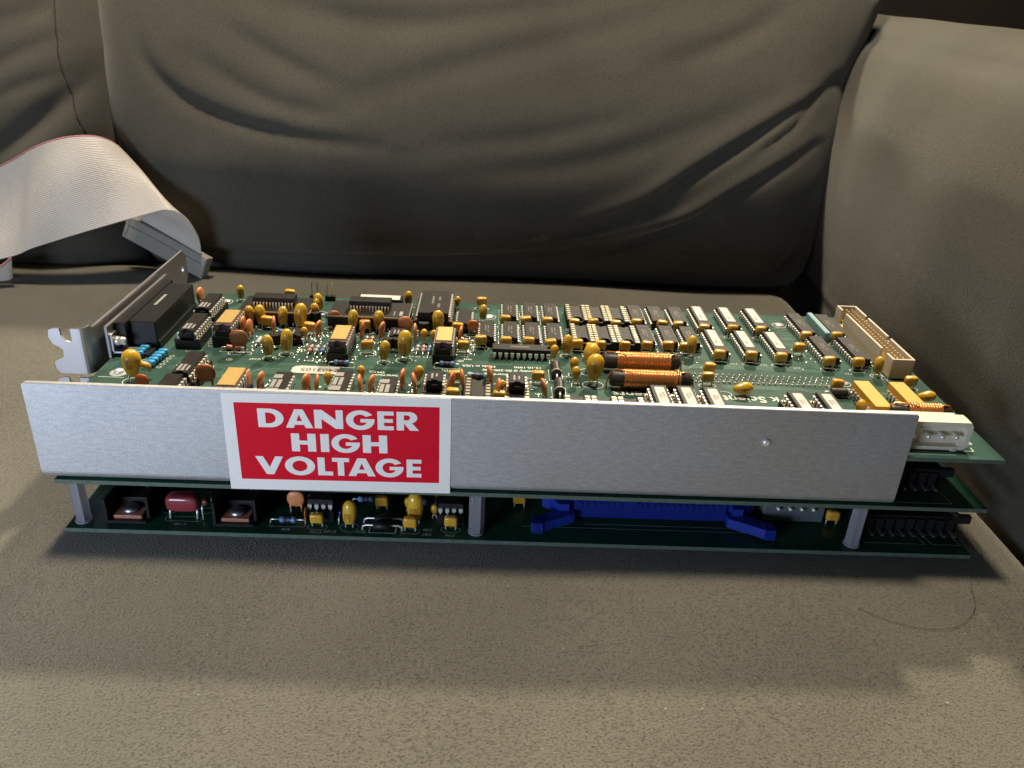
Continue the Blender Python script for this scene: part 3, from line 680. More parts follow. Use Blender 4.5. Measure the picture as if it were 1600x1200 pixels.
TANT = [(31.5, 127, .8), (44.1, 95.8, 1), (49.8, 95.6, 1.05), (58.7, 95.9, 1), (66.8, 93.3, 1.25), (71.6, 115, 1), (70.1, 112.7, .8), (72.1, 104.1, .9), (61.1, 62.6, 1.05), (67, 67, 1.15), (89.9, 94.4, 1), (101.9, 94.4, 1.05), (111.4, 126.8, .85), (128.3, 94.6, 1.2), (108, 62.5, 1), (116.1, 65.4, 1.3), (148, 111.9, .85), (184.6, 76.0, 1), (239.6, 80.5, .95), (316.6, 67.1, .95)]
for x, y, s in TANT:
    s *= .9
    cap('tantalum_capacitor', TM, TL, x, y, s, tilt=.09); ring(x, y, 2.9 * s, 2.4 * s)
    stroke([(x + 3.6 * s, y), (x + 4.5 * s, y)], .2); stroke([(x + 4.05 * s, y - .45), (x + 4.05 * s, y + .45)], .2)
MLCC = [(54.2, 129.7), (52.1, 93.9), (71.9, 89.3), (95.8, 94.2), (100.4, 70.9), (140, 75.3), (147.1, 129.2), (136.6, 94.5), (147.8, 81), (138.5, 45.4), (137.8, 29.7), (155.4, 29), (158.2, 106.6), (168.2, 106.4), (177.8, 106.4), (190, 106.2), (199.5, 106.2), (209.5, 106.2), (219.6, 108.4), (158.6, 80.6), (168.3, 80.8), (178.4, 80.6), (189.8, 81.2), (199.8, 81.2), (210.1, 81.2), (220, 82.6), (195.2, 77.2), (171.2, 47.6), (231.1, 108.2), (239.3, 108), (250.3, 105.2), (263.9, 105), (277.3, 105.2), (229.9, 82.8), (237.0, 82.6), (250.4, 75.2), (264.5, 75.4), (277.2, 75), (288.9, 86.7), (297, 100.8), (242.9, 62.4), (240.4, 52.3), (311.5, 100.8), (297.7, 72.4), (310.4, 72.4), (292.4, 49.9), (325.6, 55.7)]
for x, y in MLCC:
    cap('ceramic_capacitor', ML_B, ML_L, x, y, 1.0, tilt=.1); stadium(x, y - .4, 3.4, 1.5)
for x, y in [(16.3, 117.5), (44.4, 85.3), (48.7, 81.3), (56.9, 86.9), (77.2, 84.2), (61.8, 31), (65.8, 30), (83.5, 30.4), (86.6, 29.8), (95.4, 84.5), (104, 84), (119.3, 84.4), (138, 84.3), (103.7, 32.1), (107.2, 31.5), (118.6, 37.3), (124, 34.3), (137.4, 36.8), (142, 38.3), (152.6, 42.2), (154.2, 31.8), (173.4, 34)]:
    cap('disc_capacitor', DM['orange'], DL, x, y, .9, rz=PI / 2 + rng.uniform(-.25, .25), tilt=.16)
for x, y, s, k in [(48, 66.8, 1.05, 'brown'), (81.1, 97.2, .85, 'brown'), (45, 33.2, 1, 'brown'), (114, 93.0, .85, 'orange'), (143.6, 95.4, .72, 'orange'), (23.3, 28.1, .72, 'redorange')]:
    cap('disc_capacitor', DM[k], DL, x, y, s, tilt=.08); stadium(x, y - .4, 4.6 * s, 1.5)
for x, y, s in [(72.1, 81.2, 1), (89.6, 37.4, 1), (123, 83, 1), (126.9, 83.4, 1), (135.4, 127.1, .95), (102.3, 43.6, 1), (124, 43.2, 1.2), (156.8, 36.0, 1), (178.7, 69.5, 1.1), (185.9, 57.2, 1.1), (186.4, 48.1, 1.1), (292.8, 27, 1.2)]:
    cap('teardrop_capacitor', DPM, DPL, x, y, s, tilt=.12)
    if 140 < x < 200: stroke([(x - 1.6, y - 2), (x + 1.6, y - 2), (x + 1.6, y + 1.4), (x - 1.6, y + 1.4)], closed=True)
for x, y, s in [(193.2, 60.7, .95), (193.4, 48.6, 1.0), (16.3, 37.0, .98)]:
    cap('large_tantalum_capacitor', BM_, BL_, x, y, s, tilt=.04); ring(x, y, 4.2, 3.4, 26, w=.28)
o = part('large_tantalum_capacitor', BM_, (247.2, 43.6, T + 2.6), ry=PI / 2 - .08, rz=.12, sc=.72); ring(245.4, 44.6, 3.2, 2.6, 22)
o = part('large_tantalum_capacitor', BM_, (320.6, 42.0, T + 3.0), ry=PI / 2 - .2, rz=-.15, sc=.62)
# small bent capacitor behind the big one on the left
b = MB(); b.tube([(17.6, 40.2, 5.6), (19.6, 40.0, 6.2), (21.4, 39.8, 5.4), (22.0, 39.6, 3.4)], [1.2, 1.3, 1.2, .5], 8); part('bent_capacitor', b.mesh('bent_capacitor', [M['mlcc']]), (0, 0, T))

# ---- axial parts
def axial(name, mat, band, x, y, along='x', L=6.3, r=1.15, zb=T, z=1.3, span=5.2, lead=True, flat=False):
    b = MB(); h = L / 2
    b.lathe([(.35, -h), (r * .9, -h + .25), (r * 1.06, -h + .8), (r, -h + 1.5), (r * .86, -h + 1.9), (r * .86, h - 1.9), (r, h - 1.5), (r * 1.06, h - .8), (r * .9, h - .25), (.35, h)], 12, 0, axis='x', mf=lambda i, j: 1 if i in (4,) and not flat else None)
    if not flat:
        for k, p in enumerate((-1.2, 0, 1.1)): b.lathe([(r * .89, p - .2), (r * .89, p + .2)], 12, 1 if k != 1 else 2, axis='x')
    o = part(name, b.mesh(name, [mat, mat, M[band]] if False else [mat, M[band], M['bandr']]), (x, y, zb + z), rz=(0 if along == 'x' else PI / 2) + rng.uniform(-.04, .04))
    if lead:
        b = MB()
        for s in (-1, 1): b.tube([(s * (h - .2), 0, 0), (s * (span - .6), 0, .05), (s * (span - .1), 0, -.4), (s * span, 0, -z - .3)], .27, 6)
        link('lead_wire', b.mesh('lead_wire', [M['tin']]), o, stuff=True)
    if zb == T and along == 'x': stroke([(x - span, y + 1.4), (x - span, y - 2.0), (x + span, y - 2.0), (x + span, y + 1.4)], .2)
    return o
axial('resistor', M['blue'], 'band', 37.4, 77.2); axial('resistor', M['blue'], 'band', 38.2, 74.4); axial('resistor', M['pink'], 'band', 44.7, 69.3, flat=True)
axial('resistor', M['palegrey'], 'band', 53.1, 77.0, 'y', flat=True); axial('resistor', M['blue'], 'band', 61.2, 88.2, 'x', 5)
for x, k in ((76.3, 'tan'), (79.0, 'palegrey'), (81.6, 'blue')): axial('resistor', M[k], 'band', x, 70.5, 'y', 5.6, 1.05)
axial('resistor', M['blue'], 'band', 91.4, 60.0 - 1.6); axial('resistor', M['blue'], 'band', 134.2, 61.0)
for x, k in ((97.9, 'palegrey'), (100.3, 'tan')): axial('resistor', M[k], 'band', x, 82.4, 'y', 5.6, 1.05)
for x, k in ((120.8, 'palegrey'), (123.3, 'tan'), (125.8, 'blue')): axial('resistor', M[k], 'band', x, 74.8, 'y', 5.6, 1.05)
axial('resistor', M['teal'], 'band', 147.0, 50.5, 'x', 8.6, 1.5); axial('resistor', M['blue'], 'band', 63.9, 32.5, 'y', 5, 1.0); axial('resistor', M['blue'], 'band', 77.0, 110.0, 'x', 4)
axial('resistor', M['tan'], 'band', 139.6, 86.0, 'x', 5, 1.0); axial('resistor', M['skyblue'], 'band', 27.6, 27.0, 'x', 4, .9)
for k in range(5):
    for x0, y0 in ((9.2, 53.4), (17.6, 50.4)):
        b = MB(); b.lathe([(.3, -1.9), (1.0, -1.75), (1.25, -1.2), (1.25, 1.2), (1.0, 1.75), (.3, 1.9)], 12, 0, axis='x')
        o = part('inductor', b.mesh('inductor', [M['skyblue']]), (x0 + k * .28, y0 + k * 2.75, T + 1.9), rz=rng.uniform(-.05, .05))
        ring(x0 + 3.2 + k * .28, y0 + k * 2.75, .9, .75, 10)
def diode(x, y, L=9.5, r=2.1, along='y', zb=T, mat='ferrite'):
    b = MB(); h = L / 2; b.lathe([(r * .6, -h), (r, -h + .3), (r, -h + 1.4), (r, -h + 1.41), (r, h - .4), (r * .6, h)], 14, 0, axis='y', sm=False)
    o = part('diode', b.mesh('diode', [M[mat]]), (x, y, zb + r + .4), rz=(0 if along == 'y' else PI / 2) + rng.uniform(-.03, .03))
    b = MB(); b.lathe([(r + .05, -h + .35), (r + .05, -h + 1.3)], 14, 0, axis='y', sm=False); link('cathode_band', b.mesh('cathode_band', [M['print']]), o)
    b = MB()
    for s in (-1, 1): b.tube([(0, s * (h - .2), 0), (0, s * (h + 1.6), 0), (0, s * (h + 2.2), -.6), (0, s * (h + 2.2), -r - .7)], .45, 6)
    link('lead_wire', b.mesh('lead_wire', [M['tin']]), o, stuff=True)
    if zb == T and along == 'y': stroke([(x - 2.7, y + h), (x - 2.7, y - h - 1.2), (x + 2.7, y - h - 1.2), (x + 2.7, y + h)], .25)
diode(178.8, 57.0); diode(179.2, 40.8); diode(292.5, 46.0, 8.0, 1.7, 'x')
for x, y in ((108.4, 74.6), (112.6, 75.0), (121.9, 93.6), (61.0, 73.9), (144.0, 99.0), (72.5, 101.0)):
    b = MB(); b.prism([(2.3 * math.cos(a), 2.0 * math.sin(a)) for a in [PI + PI * k / 8 for k in range(9)]] + [(2.3, .9), (-2.3, .9)], 1.6, 6.0, 0); o = part('transistor', b.mesh('transistor', [M['black']]), (x, y, T), rz=rng.uniform(-.2, .2))
    b = MB()
    for d in (-1.27, 0, 1.27): b.box(d - .22, d + .22, -.5, -.1, -.3, 1.7)
    link('lead_wire', b.mesh('lead_wire', [M['tin']]), o, stuff=True)

# ---- copper-wound chokes
def choke(x0, x1, w0, w1, y, r, zc, turns, wr, skew, core, left_tail=True):
    b = MB(); b.lathe([(core * .75, x0), (core, x0 + .8), (core, x1 - .8), (core * .75, x1)], 20, 0, axis='x')
    o = part('choke', b.mesh('choke', [M['ferrite']]), ((0), y, T + zc), rz=0)
    n = turns; b = MB()
    for k in range(n):                      # each turn a ring, joined into one winding
        xx = w0 + (w1 - w0) * (k + .5) / n; rr = r + .03 * math.sin(k * 1.9)
        b.tube([(xx + math.sin(a) * .05, rr * math.cos(a), rr * math.sin(a)) for a in [2 * PI * i / 18 for i in range(19)]], wr, 6)
    link('winding', b.mesh('winding', [M['copper'], M['copper2']]), o, stuff=True)
    b = MB(); b.tube([(w0 + 3.5, -r * .55, r * .86), (w0 + .8, -r * .25, r * 1.05), (x0 + 2, .6, r * 1.0), (x0 - .6, 0, r * .3), (x0 - 1.2, -.6, -zc + 1.4), (x0 - 1.0, -.6, -zc)], wr * 1.05, 6)
    b.tube([(w1 - 2.0, -r * .7, r * .74), (w1 + .6, -r * .2, r * 1.02), (x1 - 1.0, .2, r * .86), (x1 + .8, 0, r * .1), (x1 + 1.2, -.4, -zc)], wr * 1.05, 6)
    link('wire_tail', b.mesh('wire_tail', [M['copper']]), o, stuff=True)
choke(198.4, 230.6, 204.3, 226.6, 63.6, 3.75, 4.4, 36, .32, .03, 3.35)
choke(199.6, 232.2, 205.0, 227.6, 47.2, 3.6, 4.2, 36, .32, .03, 3.3)
b = MB(); b.tube([(225.4 + 1.0 * math.sin(a), 47.2 + 4.0 * math.cos(a), T + 4.2 + 4.0 * math.sin(a)) for a in [2 * PI * i / 24 for i in range(25)]], .45, 6)
part('wire_band', b.mesh('wire_band', [M['copper']]))
choke(303.4, 326.8, 310.0, 323.0, 26.6, 2.75, 4.9, 13, .52, .03, 2.2)

# ---- right-hand side: resistor networks, SIP, box header, power connector
for x in (301.0, 315.4):
    b = MB(); b.rbox(-3.15, 3.15, -11.2, 11.2, 2.0, 6.4, .2); o = part('resistor_network', b.mesh('resistor_network', [M['relay']]), (x, 37.2, T))
    lm = legrow_mesh(16, 6.3, 3.2, half=3.6); link('leg_row', lm, o, stuff=True); link('leg_row', lm, o, rz=PI, stuff=True)
b = MB(); b.rbox(302.4, 305.0, 96.6, 122.5, 1.2, 7.2, .4); o = part('resistor_network', b.mesh('resistor_network', [M['sip']]), (1.5, 0, T))
b = MB(); hx0, hx1, hy0, hy1, hz = 320.6, 330.2, 64.6, 128.6, 9.2; t = 1.0      # shrouded header, walls in pieces round its slots
for (x0, x1, y0, y1) in ((hx0, hx0 + t, hy0, 71.4), (hx0, hx0 + t, 76.6, 117.4), (hx0, hx0 + t, 122.2, hy1), (hx1 - t, hx1, hy0, 88.0), (hx1 - t, hx1, 90.6, 112.5), (hx1 - t, hx1, 115.0, hy1)): b.rbox(x0, x1, y0, y1, .4, hz, .15)
for (y0, y1) in ((hy0, hy0 + t), (hy1 - t, hy1)): b.rbox(hx0 + t - .02, hx1 - t + .02, y0, y1, .4, hz, .15)
b.box(hx0 + t, hx1 - t, hy0 + t, hy1 - t, .5, 2.6, 1); b.box(hx0 + .1, hx0 + t - .1, 71.3, 76.7, .4, 2.2); b.box(hx0 + .1, hx0 + t - .1, 117.3, 122.3, .4, 2.2)
b.box(hx1 - t + .1, hx1 - .1, 87.9, 90.7, .4, 7.4); b.box(hx1 - t + .1, hx1 - .1, 112.4, 115.1, .4, 7.4)
hd = part('box_header', b.mesh('box_header', [M['beige'], M['beige_in']]), (0, 0, T))
b = MB()
for i in range(23):
    for x in (324.1, 326.7): yy = 68.6 + i * 2.54; b.box(x - .32, x + .32, yy - .32, yy + .32, 2.5, 8.6)
link('pin_row', b.mesh('pin_row', [M['goldpin']]), hd, stuff=True)
# ivory power connector (6-way), open to the front
b = MB(); x0, x1, y0, y1, z0, z1 = 288.0, 323.4, 5.2, 15.4, .5, 11.6
b.rbox(x0, x1, 8.0, y1 - 3.5, z0, z1 - .6, .5)
pts = [(x0, z0), (x1 - 1.5, z0), (x1, z0 + 1.4), (x1, z1 - 1.6), (x1 - 1.2, z1), (x0, z1)]
inn = [(x0 + 1.2, z0 + 1.3), (x1 - 3.4, z0 + 1.3), (x1 - 1.6, z0 + 3.2), (x1 - 1.6, z1 - 3.2), (x1 - 3.0, z1 - 1.7), (x0 + 1.2, z1 - 1.7)]
b.loft([[(a, y1 - 4, c) for a, c in pts], [(a, y0, c) for a, c in pts], [(a, y0, c) for a, c in inn], [(a, 8.3, c) for a, c in inn]], 0)
b.rbox(x0, x1 - 2.4, y1 - 4.2, y1, z0, z1 - 1.2, .4); b.box(x1 - 6, x1 - 4, y0 - .3, y0 + .6, z0 - .35, z0 + .5); b.box(x0 + 13, x0 + 15, y0 - .3, y0 + .6, z0 - .35, z0 + .5)
pc = part('power_connector', b.mesh('power_connector', [M['ivory']]), (0, 0, T))
for i in range(6):
    x = x1 - 5.2 - i * 5.08; b = MB(); b.lathe([(.9, 0), (.9, -4.0), (.6, -4.7), (.2, -4.8)], 12, 0, axis='y'); link('pin', b.mesh('pin', [M['tin']]), pc, (x, 8.4 + .6, 5.8))

# ---- solder joints, vias and the soldered pin field
b = MB(); rj = random.Random(9)
def joint(x, y, r=.75, h=.5, z=T):
    b.lathe([(r, z + .04), (r * .6, z + h * .6), (r * .25, z + h)], 7, 0, c=(x, y, 0))
for j in range(4):
    for i in range(26): joint(236.4 + i * 2.35 + (j % 2) * 1.1, 54.9 + j * 2.35, .62, .7 + rj.random() * .5)
for x, y, sc in TANT:
    for d in (-1.27, 1.27): joint(x + d * sc, y, .55, .4)
for x, y in MLCC:
    for d in (-1.9, 1.9): joint(x + d, y, .6, .4)
for x0, x1, y0, y1, n in ((70, 84, 60, 82, 26), (50, 62, 68, 86, 18), (92, 106, 64, 84, 22), (112, 130, 68, 82, 18), (134, 146, 72, 92, 26), (66, 82, 82, 92, 22), (84, 88, 60, 92, 14), (114, 120, 92, 118, 24), (136, 140, 78, 96, 10), (240, 248, 60, 76, 8), (284, 296, 70, 96, 12), (62, 72, 28, 42, 12), (82, 92, 26, 44, 14), (104, 112, 28, 40, 10), (120, 128, 28, 46, 12), (138, 160, 26, 48, 18), (166, 182, 36, 52, 14)):
    for k in range(int(n * (1.7 if x1 < 150 else 1))): joint(x0 + (x1 - x0) * rj.random(), y0 + (y1 - y0) * rj.random(), .45 + .2 * rj.random(), .3)
for x in (155.4, 165.4, 175.0, 226.1, 236.0):
    for i in range(8): joint(x, 84.5 + i * 2.54, .42, .25); joint(x + .2, 110.5 + i * 2.3, .42, .25)
link('solder_joint', b.mesh('solder_joint', [M['solder']]), up, stuff=True)
b = MB()
for x, y, r in ((24.5, 124.8, 2.6), (291.7, 122.2, 2.4), (150.6, 118.4, 2.6), (299.2, 58.4, 2.0)): b.lathe([(r, T + .05), (r * .9, T + .5), (r * .4, T + .8), (.1, T + .85)], 14, 0, c=(x, y, 0)); ring(x, y, r + .9, r + .6, 20)
link('mounting_solder', b.mesh('mounting_solder', [M['solder']]), up, stuff=True)
b = MB(); b.lathe([(3.6, T + .05), (3.5, T + .3), (2.0, T + .35)], 18, 1, c=(7.9, 44.0, 0)); b.lathe([(1.9, T + .3), (1.9, T + 1.0), (1.2, T + 1.6), (.2, T + 1.75)], 14, 0, c=(7.9, 44.0, 0))
link('screw', b.mesh('screw', [M['tin'], M['silk_dim']]), up)
stroke([(1.4, 40.2), (11.2, 40.2)], .25); stroke([(5.2, 66.6), (12, 66.6)], .25)

# serial-number sticker on the upper board
b = MB(); pts = [(72.4, 49.4), (91.2, 49.4), (91.2, 56.6), (74.8, 56.6)] + [(74.8 + 3.0 * math.cos(a) * .8, 53.2 + 3.4 * math.sin(a)) for a in (PI * .6, PI * .75, PI * .9, PI * 1.05, PI * 1.2)]
b.prism([(72.6, 50.6), (73.6, 49.8), (75, 49.5), (91.2, 49.5), (91.2, 56.4), (75.4, 56.4), (73.6, 55.8), (72.5, 54.4)], T + .08, T + .22); st = link('serial_sticker', b.mesh('serial_sticker', [M['white']]), up)
v, f = text_mb('2403105', 3.2, 83.6, 53.0, T + .25); b = MB(); b.add(v, f); link('printed_number', b.mesh('printed_number', [M['print_soft']]), up, stuff=True)

# ---- D connector and slot brackets on the left edge
b = MB(); b.rbox(4.0, 14.6, 67.0, 113.5, .6, 12.4, .4); b.rbox(-.6, 4.0, 63.5, 117.5, .4, 12.9, .3); b.box(4.0, 14.0, 58.6, 67.2, .2, 1.6); b.box(14.55, 15.2, 68, 112.8, .5, 3.4)
dc = part('d_connector', b.mesh('d_connector', [M['dark']]), (0, 0, T))
b = MB(); b.rbox(-1.9, -.6, 57.6, 123.0, -.4, 13.4, .2); link('flange', b.mesh('flange', [M['steel']]), dc)
for y, s in ((61.2, 1), (119.4, -1)):
    b = MB(); b.box(-.6, .3, y - 2.6, y + 2.6, 1.4, 9.6); b.box(-.6, 9.5, y - 2.6, y + 2.6, 1.62, 2.3); link('board_clip', b.mesh('board_clip', [M['steel']]), dc)
    b = MB(); b.lathe([(1.9, .3), (1.9, 2.0), (1.6, 2.1), (1.6, 4.0), (1.0, 4.4)], 10, 0, axis='x', c=(0, y, 6.0)); link('jack_screw', b.mesh('jack_screw', [M['tin']]), dc)
b = MB(); b.add([(7.0, 86, 12.44), (8.2, 86, 12.44), (8.2, 99, 12.44), (7.0, 99, 12.44)], [(0, 1, 2, 3)]); link('connector_print', b.mesh('connector_print', [M['print']]), dc, stuff=True)

def bracket(dz, full=True):
    t = 1.0; b = MB(); z0, z1 = 38.7 + dz, 57.6 + dz
    # long plate in the y-z plane with a clipped far corner and a screw hole; polygon (y, z)
    hole = [(150.6 + 1.9 * math.cos(a), 47.6 + dz + 2.2 * math.sin(a)) for a in [2 * PI * i / 14 for i in range(14)]]
    outer = [(51.5, z0), (152, z0), (157.2, z0 + 4), (157.2, z0 + 14), (153.8, z0 + 18.3), (53.5, z0 + 18.0), (51.5, z1 + .6)]
    cu = bpy.data.curves.new('plate', 'CURVE'); cu.dimensions = '2D'; cu.fill_mode = 'BOTH'; cu.extrude = t / 2 * U
    for loop in (outer, hole):
        sp = cu.splines.new('POLY'); sp.points.add(len(loop) - 1); sp.use_cyclic_u = True
        for p, (a, c) in zip(sp.points, loop): p.co = (a * U, c * U, 0, 1)
    o = bpy.data.objects.new('plate', cu); COL.objects.link(o); me = bpy.data.meshes.new_from_object(o); bpy.data.objects.remove(o)
    b.add([(-4.4 + v.co.z / U, v.co.x / U, v.co.y / U) for v in me.vertices], [tuple(p.vertices) for p in me.polygons])
    # bend
    rings = []
    for k in range(7):
        a = PI / 2 * k / 6; cx, cy, R1, R2 = -7.4, 51.5, 3.5, 2.5
        rings.append([(cx + R1 * math.cos(a), cy - R1 * math.sin(a), z0), (cx + R1 * math.cos(a), cy - R1 * math.sin(a), z1 + .6 - k * .08), (cx + R2 * math.cos(a), cy - R2 * math.sin(a), z1 + .6 - k * .08), (cx + R2 * math.cos(a), cy - R2 * math.sin(a), z0)])
    b.loft(rings, 0)
    # tab facing the front with its screw notch and hook; polygon (x, z)
    tab = [(-7.4, z0), (-16.6, z0), (-18.2, z0 + 2.0), (-18.3, z0 + 5.0), (-14.4, z0 + 7.2), (-14.1, z0 + 10.0), (-15.4, z0 + 11.4), (-17.6, z0 + 12.6), (-18.8, z0 + 15.2), (-18.4, z0 + 18.2), (-16.6, z0 + 19.0), (-14.2, z0 + 19.1), (-14.0, z0 + 16.0), (-12.6, z0 + 14.0), (-11.0, z0 + 13.4), (-10.0, z0 + 14.0), (-10.0, z1 + .1), (-7.4, z1 + .1)]
    cu2 = bpy.data.curves.new('tab', 'CURVE'); cu2.dimensions = '2D'; cu2.fill_mode = 'BOTH'; cu2.extrude = t / 2 * U
    sp = cu2.splines.new('POLY'); sp.points.add(len(tab) - 1); sp.use_cyclic_u = True
    for p, (a, c) in zip(sp.points, tab): p.co = (a * U, c * U, 0, 1)
    o = bpy.data.objects.new('tab', cu2); COL.objects.link(o); me = bpy.data.meshes.new_from_object(o); bpy.data.objects.remove(o)
    b.add([(v.co.x / U, 48.5 + v.co.z / U, v.co.y / U) for v in me.vertices], [tuple(p.vertices) for p in me.polygons])
    return part('slot_bracket', b.mesh('slot_bracket', [M['steel']]))
bracket(0); bracket(-20.84)

# ---- aluminium shield: front plate, rounded bend, flange lying on the middle board
b = MB(); x0, x1, th, zt, zb_ = -3.6, 299.7, 2.0, 58.6, MID + .05; R = 3.4
outer = [(0, zt - .25), (0, zb_ + R)] + [(R - R * math.cos(a), zb_ + R - R * math.sin(a)) for a in [PI / 2 * k / 8 for k in range(1, 9)]] + [(22, zb_)]
inner = [(22, zb_ + th)] + [(R - (R - th) * math.cos(a), zb_ + R - (R - th) * math.sin(a)) for a in [PI / 2 * k / 8 for k in range(8, -1, -1)]] + [(th, zt - .25), (th - .25, zt), (.25, zt)]
pf = outer + inner
rr = []
def inset(x): return [(x, y, z) for y, z in pf]
def corner(x, d): return [(x, y, min(z, zt - d)) for y, z in pf]
b.loft([corner(x0, 1.0), corner(x0 + .35, .35), corner(x0 + 1.1, 0), inset(150), corner(x1 - 1.1, 0), corner(x1 - .35, .35), corner(x1, 1.0)], 0)
sh = part('shield_plate', b.mesh('shield_plate', [M['alu']]))
b = MB(); b.lathe([(1.5, -.05), (1.5, -.5), (1.1, -1.0), (.3, -1.05)], 12, 0, axis='y', c=(248.8, 0, 45.7)); link('rivet', b.mesh('rivet', [M['tin']]), sh)
b = MB(); b.add([(28, -.04, 51.2), (46, -.04, 51.5), (46, -.04, 51.75), (28, -.04, 51.4)], [(0, 1, 2, 3)]); link('scratch', b.mesh('scratch', [M['tin']]), sh, stuff=True)
# danger sticker
sl = .0115
def sk(x, z): return z + (x - 100) * sl
b = MB(); y0 = -.06
q = [(61.7, 19.9), (139.1, 19.9), (139.1, 58.0), (61.9, 58.0)]
b.prism([(x, sk(x, z)) for x, z in q], y0 - .16, y0, 0, axis='y'); stk = link('danger_sticker', b.mesh('danger_sticker', [M['sticker']]), sh)
b = MB(); q = [(65.9, 24.2), (135.2, 24.2), (135.2, 54.6), (65.9, 54.6)]; yy = y0 - .19
b.add([(x, yy, sk(x, z)) for x, z in q], [(0, 1, 2, 3)]); link('red_panel', b.mesh('red_panel', [M['red']]), sh)
arc = lambda cx, cy, rx, ry, a0, a1, n=16: [(cx + rx * math.cos(math.radians(a0 + (a1 - a0) * i / n)), cy + ry * math.sin(math.radians(a0 + (a1 - a0) * i / n))) for i in range(n + 1)]
LET = {
 'D': [[(0, 0), (.62, 0)] + arc(.62, .5, .73, .5, -90, 90) + [(0, 1)], [(.40, .21), (.58, .21)] + arc(.58, .5, .36, .29, -90, 90) + [(.40, .79)]],
 'A': [[(0, 0), (.42, 0), (.50, .17), (1.0, .17), (1.08, 0), (1.5, 0), (.98, 1), (.52, 1)], [(.59, .37), (.91, .37), (.75, .72)]],
 'N': [[(0, 0), (.36, 0), (.36, .52), (1.06, 0), (1.45, 0), (1.45, 1), (1.09, 1), (1.09, .48), (.39, 1), (0, 1)]],
 'G': [arc(.75, .5, .75, .53, 32, 352, 30) + [(1.5, .57), (.76, .57), (.76, .38), (1.08, .38)] + arc(.75, .5, .37, .30, 328, 38, 24)],
 'E': [[(0, 0), (.95, 0), (.95, .21), (.38, .21), (.38, .40), (.90, .40), (.90, .60), (.38, .60), (.38, .79), (.95, .79), (.95, 1), (0, 1)]],
 'R': [[(0, 0), (.38, 0), (.38, .36), (.40, .36), (.70, 0), (1.17, 0), (.80, .41)] + arc(.66, .69, .42, .31, -60, 90, 12) + [(0, 1)], [(.38, .55), (.56, .55)] + arc(.56, .685, .15, .135, -90, 90, 8) + [(.38, .82)]],
 'H': [[(0, 0), (.40, 0), (.40, .39), (.80, .39), (.80, 0), (1.2, 0), (1.2, 1), (.80, 1), (.80, .61), (.40, .61), (.40, 1), (0, 1)]],
 'I': [[(0, 0), (.6, 0), (.6, 1), (0, 1)]],
 'V': [[(.55, 0), (.95, 0), (1.5, 1), (1.08, 1), (.75, .40), (.42, 1), (0, 1)]],
 'O': [arc(.8, .5, .8, .53, 0, 354, 40), arc(.8, .5, .40, .30, 0, 350, 30)],
 'L': [[(0, 0), (.8, 0), (.8, .22), (.38, .22), (.38, 1), (0, 1)]],
 'T': [[(.32, 0), (.70, 0), (.70, .78), (1.02, .78), (1.02, 1), (0, 1), (0, .78), (.32, .78)]],
}
ROWS = [('DANGER', [(73.6, 82.3), (82.9, 92.2), (92.7, 102.4), (103.4, 113.1), (114.1, 119.6), (120.6, 128.2)], 45.3, 52.5),
        ('HIGH', [(84.3, 92.7), (94.3, 97.2), (98.0, 107.8), (108.8, 117.2)], 36.0, 43.1), ('VOLTAGE', [(71.3, 80.9), (81.4, 91.8), (92.8, 98.0), (97.9, 103.8), (103.4, 112.9), (112.9, 122.7), (123.8, 129.0)], 26.4, 33.7)]
for wd, ext, za, zb2 in ROWS:
    for ch, (xa, xb) in zip(wd, ext):
        loops = LET[ch]; w = max(p[0] for p in loops[0]); mn = min(p[0] for p in loops[0])
        cu = bpy.data.curves.new('letter', 'CURVE'); cu.dimensions = '2D'; cu.fill_mode = 'BOTH'
        for lp in loops:
            sp = cu.splines.new('POLY'); sp.points.add(len(lp) - 1); sp.use_cyclic_u = True
            for p, (a, c) in zip(sp.points, lp):
                X = xa + (a - mn) / (w - mn) * (xb - xa); Z = za + c * (zb2 - za); p.co = (X * U, sk(X, Z) * U, 0, 1)
        o = bpy.data.objects.new('letter', cu); COL.objects.link(o); me = bpy.data.meshes.new_from_object(o); bpy.data.objects.remove(o)
        b = MB(); b.add([(v.co.x / U, yy - .03, v.co.y / U) for v in me.vertices], [tuple(p.vertices) for p in me.polygons])
        link('letter', b.mesh('letter', [M['sticker']]), sh)

